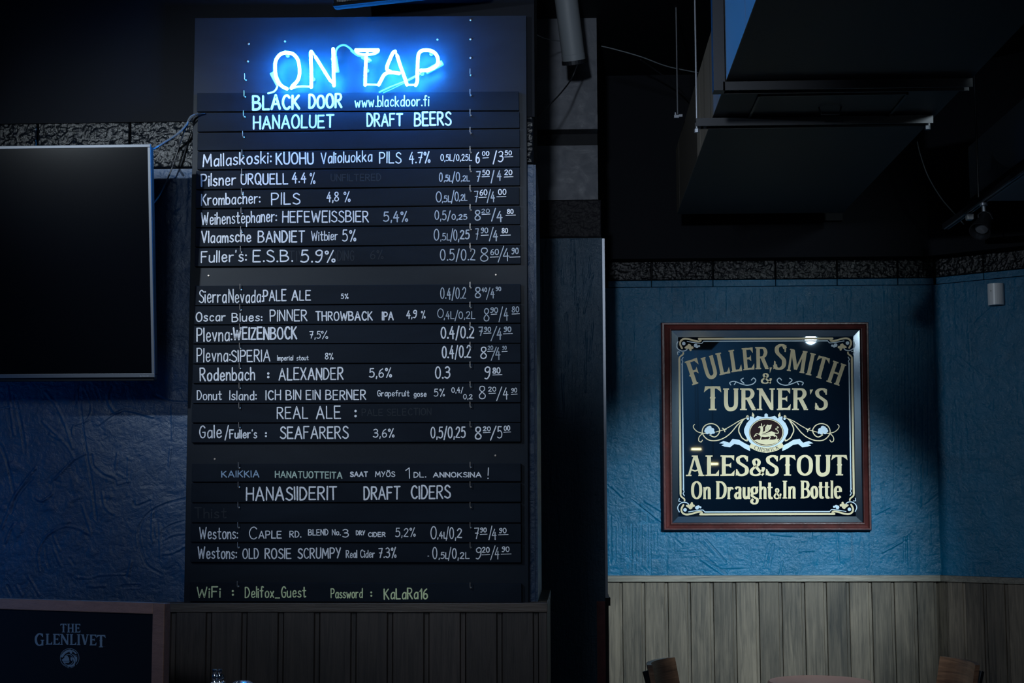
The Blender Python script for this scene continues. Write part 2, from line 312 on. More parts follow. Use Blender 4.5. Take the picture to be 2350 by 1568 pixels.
# ------------------------------------------------------------------ stroke lettering (drawn in plane, flat paint)
G = {
'A': "0,0 28,100 56,0;10,35 46,35", 'B': "0,0 0,100;~0,100 30,97 42,78 30,56 0,52;~0,52 36,50 50,26 34,3 0,0",
'C': "~48,84 34,100 14,90 3,50 14,10 34,0 49,14", 'D': "0,0 0,100;~0,100 28,94 46,50 28,6 0,0",
'E': "42,100 0,100 0,0 44,0;0,52 36,52", 'F': "42,100 0,100 0,0;0,54 34,54",
'G': "~46,84 32,100 14,90 3,50 14,8 34,0 47,16;47,16 48,46 28,46", 'H': "0,0 0,100;48,0 48,100;0,52 48,52",
'I': "0,0 0,100", 'J': "~30,100 30,20 18,0 2,12", 'K': "0,0 0,100;42,100 2,46;12,56 46,0", 'L': "0,100 0,0 40,0",
'M': "0,0 6,100 32,30 58,100 64,0", 'N': "0,0 0,100 46,0 46,100",
'O': "~26,100 8,86 0,50 8,12 26,0 46,14 52,50 44,88 26,100", 'P': "0,0 0,100;~0,100 32,98 44,76 32,50 0,46",
'Q': "~26,100 8,86 0,50 8,12 26,0 46,14 52,50 44,88 26,100;32,22 54,-6", 'R': "0,0 0,100;~0,100 32,98 42,76 30,54 0,50;16,50 46,0",
'S': "~42,86 24,100 6,88 6,68 24,52 42,36 42,12 22,0 0,12", 'T': "0,100 48,100;24,100 24,0",
'U': "~0,100 0,24 12,2 32,2 44,24 44,100", 'V': "0,100 24,0 48,100", 'W': "0,100 16,0 36,78 54,0 72,100",
'X': "0,100 46,0;46,100 0,0", 'Y': "0,100 22,50;46,100 14,0", 'Z': "0,100 44,100 0,0 44,0",
'a': "~38,54 22,62 6,44 5,12 18,0 36,16;39,60 39,0", 'b': "0,100 0,0;~0,42 18,60 36,44 36,12 18,0 0,10",
'c': "~38,50 24,62 8,48 6,14 22,0 38,10", 'd': "40,100 40,0;~40,46 24,60 6,44 5,12 20,0 40,16",
'e': "~4,32 36,34 34,56 18,62 5,42 8,8 24,0 40,12", 'f': "~34,94 24,100 15,86 15,0;0,60 30,60",
'g': "~38,54 20,62 5,42 8,10 22,4 38,18;~38,60 38,-10 24,-30 4,-22", 'h': "0,100 0,0;~0,36 14,58 30,56 35,36 35,0",
'i': "0,60 0,0;0,84 1,80", 'j': "~12,60 12,-14 0,-26;12,84 12,80", 'k': "0,100 0,0;32,60 2,26;10,34 36,0", 'l': "0,100 0,0",
'm': "0,60 0,0;~0,36 10,58 22,56 26,36 26,0;~26,36 36,58 48,56 52,36 52,0", 'n': "0,60 0,0;~0,36 14,58 28,56 34,36 34,0",
'o': "~20,62 5,50 2,30 8,6 20,0 34,8 40,30 35,54 20,62", 'p': "0,60 0,-34;~0,44 18,60 36,44 36,12 18,0 0,10",
'q': "38,60 38,-34;~38,46 22,60 6,44 5,12 20,0 38,16", 'r': "0,60 0,0;~0,34 12,56 30,58",
's': "~32,54 18,62 5,50 12,34 28,26 32,10 16,0 0,8", 't': "~16,94 16,14 22,0 34,5;0,62 34,62",
'u': "~0,60 0,14 12,0 26,4 36,22;36,60 36,0", 'v': "0,60 18,0 36,60", 'w': "0,60 12,0 26,44 40,0 54,60",
'x': "0,60 34,0;34,60 0,0", 'y': "0,60 18,8;36,60 8,-30", 'z': "0,60 32,60 0,0 34,0",
'0': "~22,100 7,86 0,50 7,14 22,0 38,14 44,50 38,86 22,100", '1': "2,76 18,100 18,0",
'2': "~2,80 18,100 38,90 38,66 20,34 0,3;0,3 42,0", '3': "~4,90 22,100 40,84 34,60 14,54;~14,54 40,46 42,18 22,0 0,10",
'4': "26,100 0,34 42,36;30,66 30,-6", '5': "38,100 8,100 5,58;~5,58 26,66 42,44 38,12 18,0 0,8",
'6': "~34,98 12,76 2,36 8,6 24,0 40,16 38,42 22,52 4,36", '7': "0,96 40,98 16,0;8,50 36,50",
'8': "~21,54 5,72 8,94 22,100 36,94 38,72 21,54 2,30 4,8 20,0 38,8 42,30 21,54",
'9': "~38,72 24,56 6,64 4,86 20,100 36,92 38,72 34,30 18,0 2,4",
'%': "~10,98 2,90 3,78 11,72 18,80 17,92 10,98;48,104 12,-4;~48,26 40,18 41,6 49,0 56,8 55,20 48,26",
'.': "3,2 4,3", ',': "6,8 2,-16", ':': "3,52 3,49;3,12 3,9", '/': "28,106 0,-16", '!': "6,100 2,30;1,4 2,1", "'": "3,100 1,84",
'_': "0,-8 46,-8", '-': "0,36 22,36",
}
def parse(g):
    out = []
    for s_ in g.split(';'):
        sm = s_.startswith('~'); pts = [tuple(float(q) for q in p.split(',')) for p in s_.lstrip('~').split()]
        out.append((sm, pts))
    return out
GP = {k: parse(v) for k, v in G.items()}
GP['Ö'] = GP['O'] + [(False, [(14, 122), (15, 118)]), (False, [(36, 122), (37, 118)])]
class Ink:
    """flat strokes in a plane; coordinates are given in plane pixels and mapped by mp()"""
    def __init__(s, plane, lift=0.0): s.mb = MB(); s.pl = plane; s.k = 0
    def mp(s, x, y):
        p = P(x, y, s.pl)
        return p
    def poly(s, pts, lift=0.0):
        s.k += 1; lift = lift+s.k % 40*4e-6
        i = s.mb.add([s.mp(x, y)+Vector((0, -lift, 0)) for x, y in pts]); s.mb.face(list(range(i, i+len(pts))))
    def disc(s, x, y, r, n=10, ry=None, lift=0.0):
        ry = ry or r; s.poly([(x+r*math.cos(6.2832*k/n), y+ry*math.sin(6.2832*k/n)) for k in range(n)], lift)
    def stroke(s, pts, wd, smooth=False, caps=True, wfun=None, lift=0.0):
        s.k += 1; lift = lift+s.k % 40*4e-6
        if smooth: pts = cat(pts)
        if len(pts) == 2 or smooth:
            segs = [pts]
        else:
            segs = [pts[i:i+2] for i in range(len(pts)-1)]
            for p in pts[1:-1]: s.disc(p[0], p[1], wd/2, 8, lift=lift)
        for sg in segs:
            a = []; n = len(sg)
            for i, p in enumerate(sg):
                q0 = sg[max(0, i-1)]; q1 = sg[min(n-1, i+1)]; dx, dy = q1[0]-q0[0], q1[1]-q0[1]; l = math.hypot(dx, dy) or 1e-6
                ww = wfun(dx/l, dy/l) if wfun else wd
                a.append((p[0]-dy/l*ww/2, p[1]+dx/l*ww/2, p[0]+dy/l*ww/2, p[1]-dx/l*ww/2))
            i0 = s.mb.add([s.mp(q[0], q[1])+Vector((0, -lift, 0)) for q in a] + [s.mp(q[2], q[3])+Vector((0, -lift, 0)) for q in a])
            for k in range(n-1): s.mb.face([i0+k, i0+k+1, i0+n+k+1, i0+n+k])
        if caps:
            for p in (pts[0], pts[-1]): s.disc(p[0], p[1], wd/2, 8, lift=lift)
    def text(s, t, x0, y0, x1, y1, h, wd, jit=1.0, gl=None, track=19):
        adv = []; u = 0
        for ch in t:
            if ch == ' ': adv.append(u); u += 34; continue
            gw = max(p[0] for _, st in GP[ch] for p in st); adv.append(u); u += gw+track
        tot = max(u-track, 1); dx, dy = x1-x0, y1-y0; l = math.hypot(dx, dy); ex, ey = dx/l, dy/l
        kx = max(l-wd, 1)/tot if tot > 6 else h/100
        for ch, a in zip(t, adv):
            if ch == ' ': continue
            jr = random.uniform(-2.2, 2.2)*jit; jy = random.uniform(-2.0, 2.0)*jit; js = 1+random.uniform(-0.04, 0.04)*jit
            for sm, st in GP[ch]:
                pp = []
                for (gx, gy) in st:
                    ux = (a+gx+jr*gy/100)*kx+wd/2; uy = (gy*js+jy)*h/100*0.94+wd*0.3
                    pp.append((x0+ex*ux+ey*uy*0.0, y0+ey*ux-uy))
                if len(st) == 2 and abs(st[0][0]-st[1][0])+abs(st[0][1]-st[1][1]) < 6: s.disc((pp[0][0]+pp[1][0])/2, (pp[0][1]+pp[1][1])/2, wd*0.72, 10); continue
                s.stroke(pp, wd*random.uniform(0.88, 1.1), sm)
    def build(s, name, mats, parent): return s.mb.build(name, mats, parent)

# ------------------------------------------------------------------ planes (depths in metres)
YB = 4.000   # menu backing board face
YS = 3.988   # slat faces
YW = 4.030   # near wall face
YM = 5.10    # middle pier
YF = 5.92    # far wall
CEIL = 3.05

# ------------------------------------------------------------------ room shell
o = MB(); o.box(-3.2, 3.4, -2.6, 6.4, -0.1, 0); tag(o.build('floor', M['floor']), kind='structure')
o = MB(); o.box(-3.2, 3.4, -2.6, 6.4, CEIL, CEIL+0.1); tag(o.build('ceiling', M['black_paint']), kind='structure')
o = MB(); o.box(-3.3, -3.2, -2.6, 6.4, 0, CEIL); tag(o.build('wall_left', M['room']), kind='structure')
o = MB(); o.box(3.4, 3.5, -2.6, 6.4, 0, CEIL); tag(o.build('wall_right', M['room']), kind='structure')
o = MB(); o.box(-3.2, 3.4, -2.7, -2.6, 0, CEIL); tag(o.build('wall_back', M['room']), kind='structure')

# near wall
xc = P(1227, 900, YW).x; ze = P(800, 383, YW).z; zs = P(800, 274, YW).z
wn = struct('wall_front', (-1.65, YW, 0), 'blue trowelled plaster wall behind the menu board and television')
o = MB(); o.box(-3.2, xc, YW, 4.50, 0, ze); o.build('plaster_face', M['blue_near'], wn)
o = MB(); o.box(-3.2, xc, YW+0.012, 4.50, ze, CEIL); o.build('upper_wall', M['black_paint'], wn)
for i in range(-6, 7):      # tile band
    px0 = 86+212*i
    a = P(px0+1.3, 330, YW-0.002).x; b = P(px0+212-1.3, 330, YW-0.002).x
    if a > xc: break
    b = min(b, xc)
    tile(wn, (a, YW-0.001-random.uniform(0, 0.002), ze+0.003), (1, 0, 0), (0, -1, 0), b-a, P(800, 268, YW).z-ze-0.003, 0.012)
LR = ["105,120 125,230 150,340 175,520", "50,50 75,230 100,400", "320,90 400,200 460,330 510,490", "560,60 570,250 600,480 640,700 680,1000",
"370,720 450,640 520,570 600,530", "250,630 160,740 90,850 40,980 10,1060", "230,700 130,820 80,950", "100,1020 60,1090 40,1155",
"280,1360 265,1240 300,1150 350,1090 440,1045 540,1050 640,1105", "320,1180 325,1270 345,1335", "380,1205 410,1280 435,1325", "375,1110 400,1170 425,1215",
"1300,850 1180,880 1060,940 990,1030 975,1130 1000,1230 1040,1320 1140,1380", "1075,910 1070,1100 1080,1150", "1125,1025 1130,1270",
"645,540 660,620 730,680 800,710 820,760 910,740", "780,60 760,110 770,180 820,240 890,220 1080,270", "590,60 630,150 640,230 600,300 520,330 510,400",
"670,60 690,110 710,160", "905,550 900,740", "720,800 740,900 790,950", "0,470 50,590 95,800", "350,390 460,460 520,560", "575,885 610,990 640,1090",
"1085,115 1200,160 1310,170", "1210,190 1215,430", "1200,490 1190,610", "1145,1070 1220,1030 1300,1005", "1145,1140 1220,1100 1300,1090",
"1145,1235 1220,1225 1300,1180", "0,215 60,205 140,230", "300,300 380,380 440,430", "690,330 780,260 850,230", "940,870 960,900 1060,860",
"540,1400 640,1405 700,1385 880,1380", "620,1465 740,1460", "860,1465 980,1462", "200,1395 280,1530", "120,1465 160,1530", "50,1460 85,1525", "250,840 300,860 370,810"]
LX0 = -2.0; lz0 = P(200, 1392, YW).z; lw_, lh_ = xc-LX0-0.002, ze-lz0-0.004; RS = 0.0030
nx, nz = int(lw_/RS)+1, int(lh_/RS)+1; sh = (nz, nx)
H = fnoise(sh, 0.9, 0.9)*0.00018+fnoise(sh, 7, 6)*0.0005+np.clip(fnoise(sh, 4, 3)-1.5, 0, 1)*0.0018*np.clip(fnoise(sh, 40, 40), 0, 1)
zz_ = np.linspace(0, lh_, nz)[:, None]; up = np.clip((zz_-0.55)/0.1, 0, 1); H -= np.clip(fnoise(sh, 1.6, 28)-0.8, 0, 1.5)*0.0014*up
ps = []
for k, s_ in enumerate(LR):
    pts = []
    for q in s_.split():
        x, y = map(float, q.split(',')); p = P(x/3.0755, 870+y/3.0755, YW); pts.append(np.array((p.x-LX0, p.z-lz0)))
    ps.append((pts, RNG.uniform(0.0020, 0.0030), 0.0019 if k % 3 else -0.0022))
for k in range(60):
    x, z = RNG.uniform(0, lw_), RNG.uniform(0, lh_); a = RNG.uniform(0.2, 2.8); l = RNG.uniform(0.01, 0.05); ps.append(([np.array((x, z)), np.array((x+math.cos(a)*l, z+math.sin(a)*l))], 0.003, RNG.choice([-1, 1])*0.0014))
strokes(H, RS, ps)
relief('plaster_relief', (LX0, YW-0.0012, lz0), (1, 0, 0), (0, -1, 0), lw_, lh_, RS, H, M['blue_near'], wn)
# blue smooth corner return of the near wall
o = MB(); o.box(xc, xc+0.006, YW+0.004, 4.50, 0, ze); o.build('corner_strip', M['blue_near'], wn)

# soffit over the near wall (the board hangs on it)
o = MB(); o.box(-3.2, xc+0.004, 4.0305-0.012, YW+0.02, P(800, 274, 4.02).z, CEIL); tag(o.build('trim_1', M['soffit']), 'black boxed soffit above the tiles behind the neon sign', kind='structure')

# middle pier
wm = struct('wall_middle', (-0.4, YM, 0), 'dark pier between the menu board and the blue corner')
xm = P(1385, 900, YM).x; z1 = P(1310, 547, YM).z; z2 = P(1310, 460, YM).z; z3 = P(1310, 334, YM).z; z4 = P(1310, 300, YM).z
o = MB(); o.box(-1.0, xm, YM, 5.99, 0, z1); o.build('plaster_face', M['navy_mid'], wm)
o = MB(); o.box(-1.0, xm-0.003, YM, 5.99, z1+0.002, z2); o.build('dark_band', M['black_paint'], wm)
tile(wm, (xm-0.285, YM-0.003, z1+0.003), (1, 0, 0), (0, -1, 0), 0.282, z2-z1-0.004, 0.0025, M['band_black'])
o = MB(); o.box(-1.0, xm-0.012, YM, 5.99, z2+0.002, z3); o.build('grey_panel', M['grey_panel'], wm)
o = MB(); o.box(-1.0, xm-0.012, YM+0.05, 5.99, z3, z4); o.build('shadow_band', M['black_paint'], wm)  # beam shadow, built as a black recessed strip
o = MB(); o.box(-1.0, xm-0.012, YM-0.02, 5.99, z4, P(1310, 268, YM).z); o.build('grey_ledge', M['grey_panel'], wm)
o = MB(); o.box(-1.0, xm-0.012, YM, 5.99, P(1310, 268, YM).z, CEIL); o.build('grey_panel', M['grey_panel'], wm)
mz0 = z1-1.3
def mdr(w_, h_, res):
    sh = (int(h_/res)+1, int(w_/res)+1); return fnoise(sh, 0.9, 0.9)*0.0002+fnoise(sh, 5, 5)*0.0004-np.clip(fnoise(sh, 1.7, 24)-0.9, 0, 1.5)*0.0017
HM = mdr(0.399, 1.298, 0.0028); ps = []
def lm(x, y): p = P(x, y, YM); return np.array((p.x-xm+0.40, p.z-mz0))
for a, b, c, d in [(1246, 588, 1248, 700), (1289, 580, 1290, 655), (1311, 552, 1312, 660), (1315, 552, 1317, 650), (1329, 552, 1332, 615), (1335, 552, 1338, 650), (1318, 580, 1320, 700), (1355, 590, 1350, 640), (1345, 640, 1325, 700), (1360, 630, 1340, 720),
                   (1255, 555, 1252, 580), (1300, 720, 1305, 830), (1270, 730, 1268, 800), (1345, 760, 1342, 900), (1360, 740, 1352, 830), (1290, 860, 1295, 960), (1325, 700, 1322, 800)]: ps.append(([lm(a, b), lm(c, d)], 0.003, 0.0024))
strokes(HM, 0.0028, ps)
relief('plaster_relief', (xm-0.40, YM-0.0008, mz0), (1, 0, 0), (0, -1, 0), 0.399, 1.298, 0.0028, HM, M['navy_mid'], wm)
# metal corner guard + black post below
g = thing('corner_guard', (xm, YM, P(1387, 1372, YM).z), 'grey metal strip guarding the outer edge of the dark blue pier', 'corner guard')
ztop = P(1387, 548, YM).z; zft = P(1387, 1362, YM).z; zb = P(1387, 1372, YM).z
o = MB(); o.box(xm, xm+0.0085, YM-0.004, YM+0.03, zft, ztop); o.box(xm+0.003, xm+0.005, YM-0.0055, YM-0.003, zft, ztop); o.build('strip', M['grey_metal'], g)
o = MB(); a = [(xm, YM-0.006, zft), (xm+0.0085, YM-0.006, zft), (xm+0.014, YM-0.012, zb), (xm, YM-0.012, zb)]; o.hexa(a, [(x, YM+0.03, z) for x, y, z in a]); o.build('foot', M['grey_metal'], g)
o = MB(); o.box(xm-0.001, xm+0.016, YM-0.012, YM+0.05, P(1387, 1390, YM).z, zb-0.0005); o.box(xm-0.001, xm+0.010, YM-0.008, YM+0.05, 0, P(1387, 1390, YM).z); tag(o.build('corner_post', M['black_paint']), 'black post below the metal strip beside the far wainscot', 'post')
o = MB(); a0 = P(1370, 1450, YM-0.01).x; o.box(a0, xm-0.0015, YM-0.010, YM-0.0005, 0, P(1377, 1380, YM).z); tag(o.build('edge_board', M['mahogany']), 'narrow dark reddish board low on the pier edge', 'board')

# far wall and bay wall
xk = P(2146, 900, YF).x
bd = ray(-3012, 1150); bd = Vector((-bd.x, -bd.y, 0)).normalized()          # along the bay wall, towards the viewer
bn = Vector((bd.y, -bd.x, 0)); 
if bn.dot(Vector((0, -1, 0))) < 0: bn = -bn
BP = Vector((xk, YF, 0)); BAY = (BP, bn)
zt = P(1770, 658, YF).z; zbl = P(1770, 642, YF).z; zso = P(1770, 590, YF).z
wf = struct('wall_far', (0.8, YF, 0), 'blue dragged plaster wall carrying the pub mirror')
o = MB(); o.box(xm-0.05, xk, YF, YF+0.1, 0, zt); o.build('plaster_face', M['blue_far'], wf)
o = MB(); o.box(xm-0.05, xk, YF+0.012, YF+0.1, zt, CEIL); o.build('upper_wall', M['black_paint'], wf)
def band(parent, plane, pxs, thick=0.01):
    n = plane[1] if isinstance(plane, tuple) else Vector((0, -1, 0))
    for a, b in zip(pxs, pxs[1:]):
        A = P(a+0.8, 640, plane); B = P(b-0.8, 640, plane); off = -n*0.014; pr = n*random.uniform(0, 0.003)
        for z0, z1_, mm, nm in ((zt+0.002, zbl, M['blue_far'], 'blue_tile'), (zbl+0.0008, zbl+0.115, M['tile'], 'tile')):
            if nm == 'tile':
                dv = Vector((B.x-A.x, B.y-A.y, 0)); tile(parent, Vector((A.x, A.y, z0))+pr*0.5, dv.normalized(), n, dv.length, z1_-z0, 0.012); continue
            o = MB(); o.obox(Vector((A.x, A.y, z0))+pr, Vector((B.x-A.x, B.y-A.y, 0)), off, (0, 0, z1_-z0)); o.build(nm, mm, parent, bevel=0.0015)
band(wf, YF-0.002, [1395, 1495, 1636, 1780, 1921, 2060, 2143])
def dragged(w_, h_, res, amp=1.0, dens=1.0):
    nx, nz = int(w_/res)+1, int(h_/res)+1; sh = (nz, nx); k = 0.003/res
    fine = fnoise(sh, 0.9*k, 0.9*k)*0.00022; lump = fnoise(sh, 5*k, 4*k)*0.00040
    dr = fnoise(sh, 1.6*k, 26*k); m1 = np.clip(fnoise(sh, 45*k, 35*k)*0.9+0.45, 0, 1)
    dr2 = fnoise(sh, 18*k, 1.5*k); m2_ = np.clip(fnoise(sh, 30*k, 30*k)-0.55, 0, 1)
    H = fine+lump-np.clip(dr-0.75, 0, 1.6)*0.0016*m1+np.clip(-dr-1.3, 0, 1)*0.0012*m1-np.clip(dr2-0.9, 0, 1.5)*0.0011*m2_
    ps = []
    for q in range(int(48*dens*w_*h_)):
        x, z = RNG.uniform(0, w_), RNG.uniform(0, h_); a = RNG.choice([1.57, 1.57, 1.55, 1.6, 1.5, 1.65, 0.7, 2.4]); l = RNG.uniform(0.02, 0.16)
        ps.append(([np.array((x, z)), np.array((x+math.cos(a)*l, z+math.sin(a)*l))], RNG.uniform(0.0022, 0.0038), RNG.choice([-1, -1, 1])*RNG.uniform(0.0008, 0.0019)))
    return H*amp, ps
W0 = xm-0.03; rz0 = q1w = P(1770, 1330, YF).z; ww_, hh_ = xk-W0, zt-rz0; RS = 0.0028
H, ps = dragged(ww_, hh_, RS)
def lp(x, y): p = P(x, y, YF); return np.array((p.x-W0, p.z-rz0))
for a, b, c, d, h_ in [(1607, 1284, 1660, 1320, 1), (1612, 1280, 1667, 1318, -1), (1596, 1262, 1640, 1296, -1), (1620, 1240, 1665, 1290, -1), (1655, 1304, 1705, 1302, 1), (1770, 1226, 1815, 1230, 1), (1835, 1266, 1868, 1264, 1), (2025, 1268, 2080, 1238, 1),
                   (1405, 1118, 1430, 1142, 1), (1470, 1160, 1520, 1200, 1), (1480, 1150, 1515, 1172, 1), (1450, 1150, 1500, 1190, -1), (2010, 1180, 2040, 1165, 1), (1765, 1250, 1755, 1300, -1), (1775, 1250, 1765, 1300, -1), (1795, 1290, 1790, 1316, -1), (1920, 1225, 1925, 1290, -1), (2085, 1230, 2086, 1300, -1), (2075, 1235, 2076, 1290, -1)]:
    ps.append(([lp(a, b), lp(c, d)], 0.0034, 0.0028*h_))
for x in (1560, 1578, 1596, 1618, 1645, 1668, 1700, 1724, 1745, 1782, 1804, 1830, 1868, 1890, 1915, 1945, 1975, 2003, 2030):      # drips above the frame
    ps.append(([lp(x, random.uniform(668, 690)), lp(x+1, random.uniform(705, 742))], 0.0028, -0.0017))
for x in (1402, 1412, 1426, 1437, 1449, 1457, 1471, 1486, 1492, 1507): ps.append(([lp(x, random.uniform(1180, 1220)), lp(x, random.uniform(1250, 1318))], 0.0028, -0.0020))
for x in (2052, 2064, 2078, 2092, 2101, 2118, 2130): ps.append(([lp(x, random.uniform(690, 1000)), lp(x, random.uniform(1010, 1190))], 0.0026, -0.0015))
strokes(H, RS, ps)
relief('plaster_relief', (W0, YF-0.0008, rz0), (1, 0, 0), (0, -1, 0), ww_, hh_, RS, H, M['blue_far'], wf)
wb = struct('wall_bay', tuple(BP), 'angled blue plaster wall right of the mirror')
BL_ = 2.6
def bayslab(name, z0, z1_, mm, parent, front=0.0, back=0.1, l0=0.0, l1=BL_):
    o = MB(); A = BP+bd*l0+bn*front; o.obox(Vector((A.x, A.y, z0)), bd*(l1-l0), -bn*(front+back), (0, 0, z1_-z0)); return o.build(name, mm, parent)
bayslab('plaster_face', 0, zt, M['blue_far'], wb); bayslab('upper_wall', zt, CEIL, M['black_paint'], wb, -0.012)
band(wb, (BP+bn*0.002, bn), [2147, 2258, 2374, 2495, 2620])
H, ps = dragged(1.1, hh_, 0.0035, 0.8, 0.8); strokes(H, 0.0035, ps); Ab = BP+bn*0.0008
relief('plaster_relief', (Ab.x, Ab.y, rz0), bd, bn, 1.1, hh_, 0.0035, H, M['blue_far'], wb)
# beam over the far tiles
zbeam = P(1770, 591, 5.83).z
tb = struct('trim_2', (0.8, 5.83, zbeam), 'black beam above the far tile band')
o = MB(); o.box(xm-0.012, xk+0.05, 5.83, YF+0.012, zbeam, CEIL); o.build('beam_far', M['soffit'], tb)
bayslab('beam_side', zbeam, CEIL, M['soffit'], tb, 0.09, 0.0, -0.05)

# ------------------------------------------------------------------ wainscots
def plank(parent, A, B, n, z0, z1_, mm, th=0.016):
    """shiplap board: a proud face with a stepped tongue on its right side"""
    A = Vector((A.x, A.y, 0)); B = Vector((B.x, B.y, 0)); d = B-A; n = Vector(n); c = 0.0025
    prof = [(0.004, 0), (0.004, th-c), (0.028, th), (0.84, th), (0.865, th-c*0.9), (0.875, th-0.0045), (0.985, th-0.0045), (0.99, 0)]
    pts = [A+d*u+n*h for u, h in prof]; pr = n*random.uniform(-0.0012, 0.0012)
    o = MB(); o.hexa([Vector((p.x, p.y, z0))+pr for p in pts][::-1], [Vector((p.x, p.y, z1_))+pr for p in pts][::-1]); return o.build('plank', mm, parent)
wp_ = 0.018
w1 = struct('trim_3', (-1.4, YW, 0), 'dark stained board wainscot under the menu board')
zr1 = P(800, 1384, YB-0.012).z; zr0 = P(800, 1405, YB-0.012).z
xs = [406, 487.6, 568.8, 652.3, 735.3, 818.7, 902.2, 985.6, 1069, 1152.5, 1236]
step = 83; xs = [406-step*k for k in range(22, 0, -1)] + xs
for a, b in zip(xs, xs[1:]):
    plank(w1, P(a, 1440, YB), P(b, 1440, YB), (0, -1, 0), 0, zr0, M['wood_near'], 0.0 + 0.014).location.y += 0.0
o = MB(); e0 = P(1236.5, 1440, YB).x; e1 = P(1256, 1440, YB-0.012).x; o.box(e0, e1, YB-0.014, 4.52, 0, zr0); o.build('corner_board', M['wood_near'], w1, bevel=0.002)
o = MB(); o.box(-3.2, e1-0.001, YB, YW, 0, zr0-0.001); o.build('batten_backing', M['black_paint'], w1)
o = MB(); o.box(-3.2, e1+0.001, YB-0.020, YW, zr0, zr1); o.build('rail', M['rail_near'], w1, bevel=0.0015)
o = MB(); o.box(xc+0.0065, e1+0.001, YW, 4.52, zr0, zr1); o.build('rail_return', M['rail_near'], w1, bevel=0.0015)
w2 = struct('trim_4', (0.8, YF, 0), 'grey brown board wainscot under the mirror')
q1 = P(1770, 1321.5, YF-0.03).z; q0 = P(1770, 1335.5, YF-0.03).z
cx = [1380+z/2.4227 for z in (20, 118, 243, 372, 497, 624, 750, 877, 1005, 1132, 1253, 1380, 1505, 1630, 1755, 1866)]
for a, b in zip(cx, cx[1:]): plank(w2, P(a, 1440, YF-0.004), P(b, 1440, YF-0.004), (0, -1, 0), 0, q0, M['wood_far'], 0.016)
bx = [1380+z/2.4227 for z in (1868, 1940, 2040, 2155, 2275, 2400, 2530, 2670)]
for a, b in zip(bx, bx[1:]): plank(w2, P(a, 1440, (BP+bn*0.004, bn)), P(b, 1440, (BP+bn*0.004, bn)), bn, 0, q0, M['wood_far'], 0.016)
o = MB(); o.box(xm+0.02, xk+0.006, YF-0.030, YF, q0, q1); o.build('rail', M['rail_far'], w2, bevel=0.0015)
o = MB(); A = BP+bn*0.0; o.obox((A.x, A.y, q0), bd*2.2, bn*0.030, (0, 0, q1-q0)); o.build('rail', M['rail_far'], w2, bevel=0.0015)

# ------------------------------------------------------------------ menu board and slats
o = MB(); o.pquad([(422, 1384), (1213, 1384), (1208, 35), (447, 41)], YB, YB+0.018)
bb = thing('menu_board', tuple(P(815, 1384, YB)), 'tall black beer menu board with rows of chalk lettered slats', 'menu board'); o.build('backing_panel', M['board'], bb, bevel=0.001)
def screw(x, y, parent, mt, r=0.0030, pl=YB):
    o = MB(); c = P(x, y, pl); o.lathe(c, (0, -1, 0), [(r, 0), (r, 0.0012), (r*0.75, 0.0022), (r*0.42, 0.0023), (r*0.38, 0.0012), (0.0001, 0.0012)], 12); return o.build('screw', mt, parent)
for x, y in [(479, 633), (1138, 631), (493, 1054), (1137, 1046), (1004, 91), (654, 95), (1080, 46), (1080, 90), (1080, 133), (571, 101), (569, 141)]: screw(x, y, bb, M['steel'])
# pairs of hooks in the bare top of the board
def hook(parent, x, ytop, pl, ln=12):
    o = MB(); r = 0.00085; a = P(x, ytop, pl)+Vector((0, -0.010, 0)); b = P(x, ytop+ln, pl)+Vector((0, -0.010, 0)); c = P(x+1.2, ytop+ln+1, pl)
    o.tube([a, b, b+Vector((0.0008, 0.0015, -0.0022)), b+Vector((0.0012, 0.0045, -0.0028)), c+Vector((0, -0.001, -0.0012)), c], r, 6)
    o.lathe(c, (0, -1, 0), [(0.0026, 0), (0.0026, 0.001), (0.0014, 0.0022)], 8)
    return o.build('hook', M['steel'], parent)
for x, y in [(563, 171), (1079.5, 160)]: hook(bb, x, y, YB)
def hx(y):   # x of the two hook rows against height
    if y < 350: l = 563-(y-170)*0.033
    elif y < 610: l = 557-(y-350)*0.0154
    else: l = 553-(y-610)*0.0092
    return l, 1079.5

def price(ink, parts, wd):
    for t, x0, x1, y, h in parts: ink.text(t, x0, y, x1, y-0.5, h, wd)
def under(ink, *ls):
    for x0, x1, y in ls: ink.stroke([(x0, y+0.4), (x1, y-0.4)], 1.6)
W, D, GR, GH, BL, MI = 0, 1, 2, 3, 4, 5
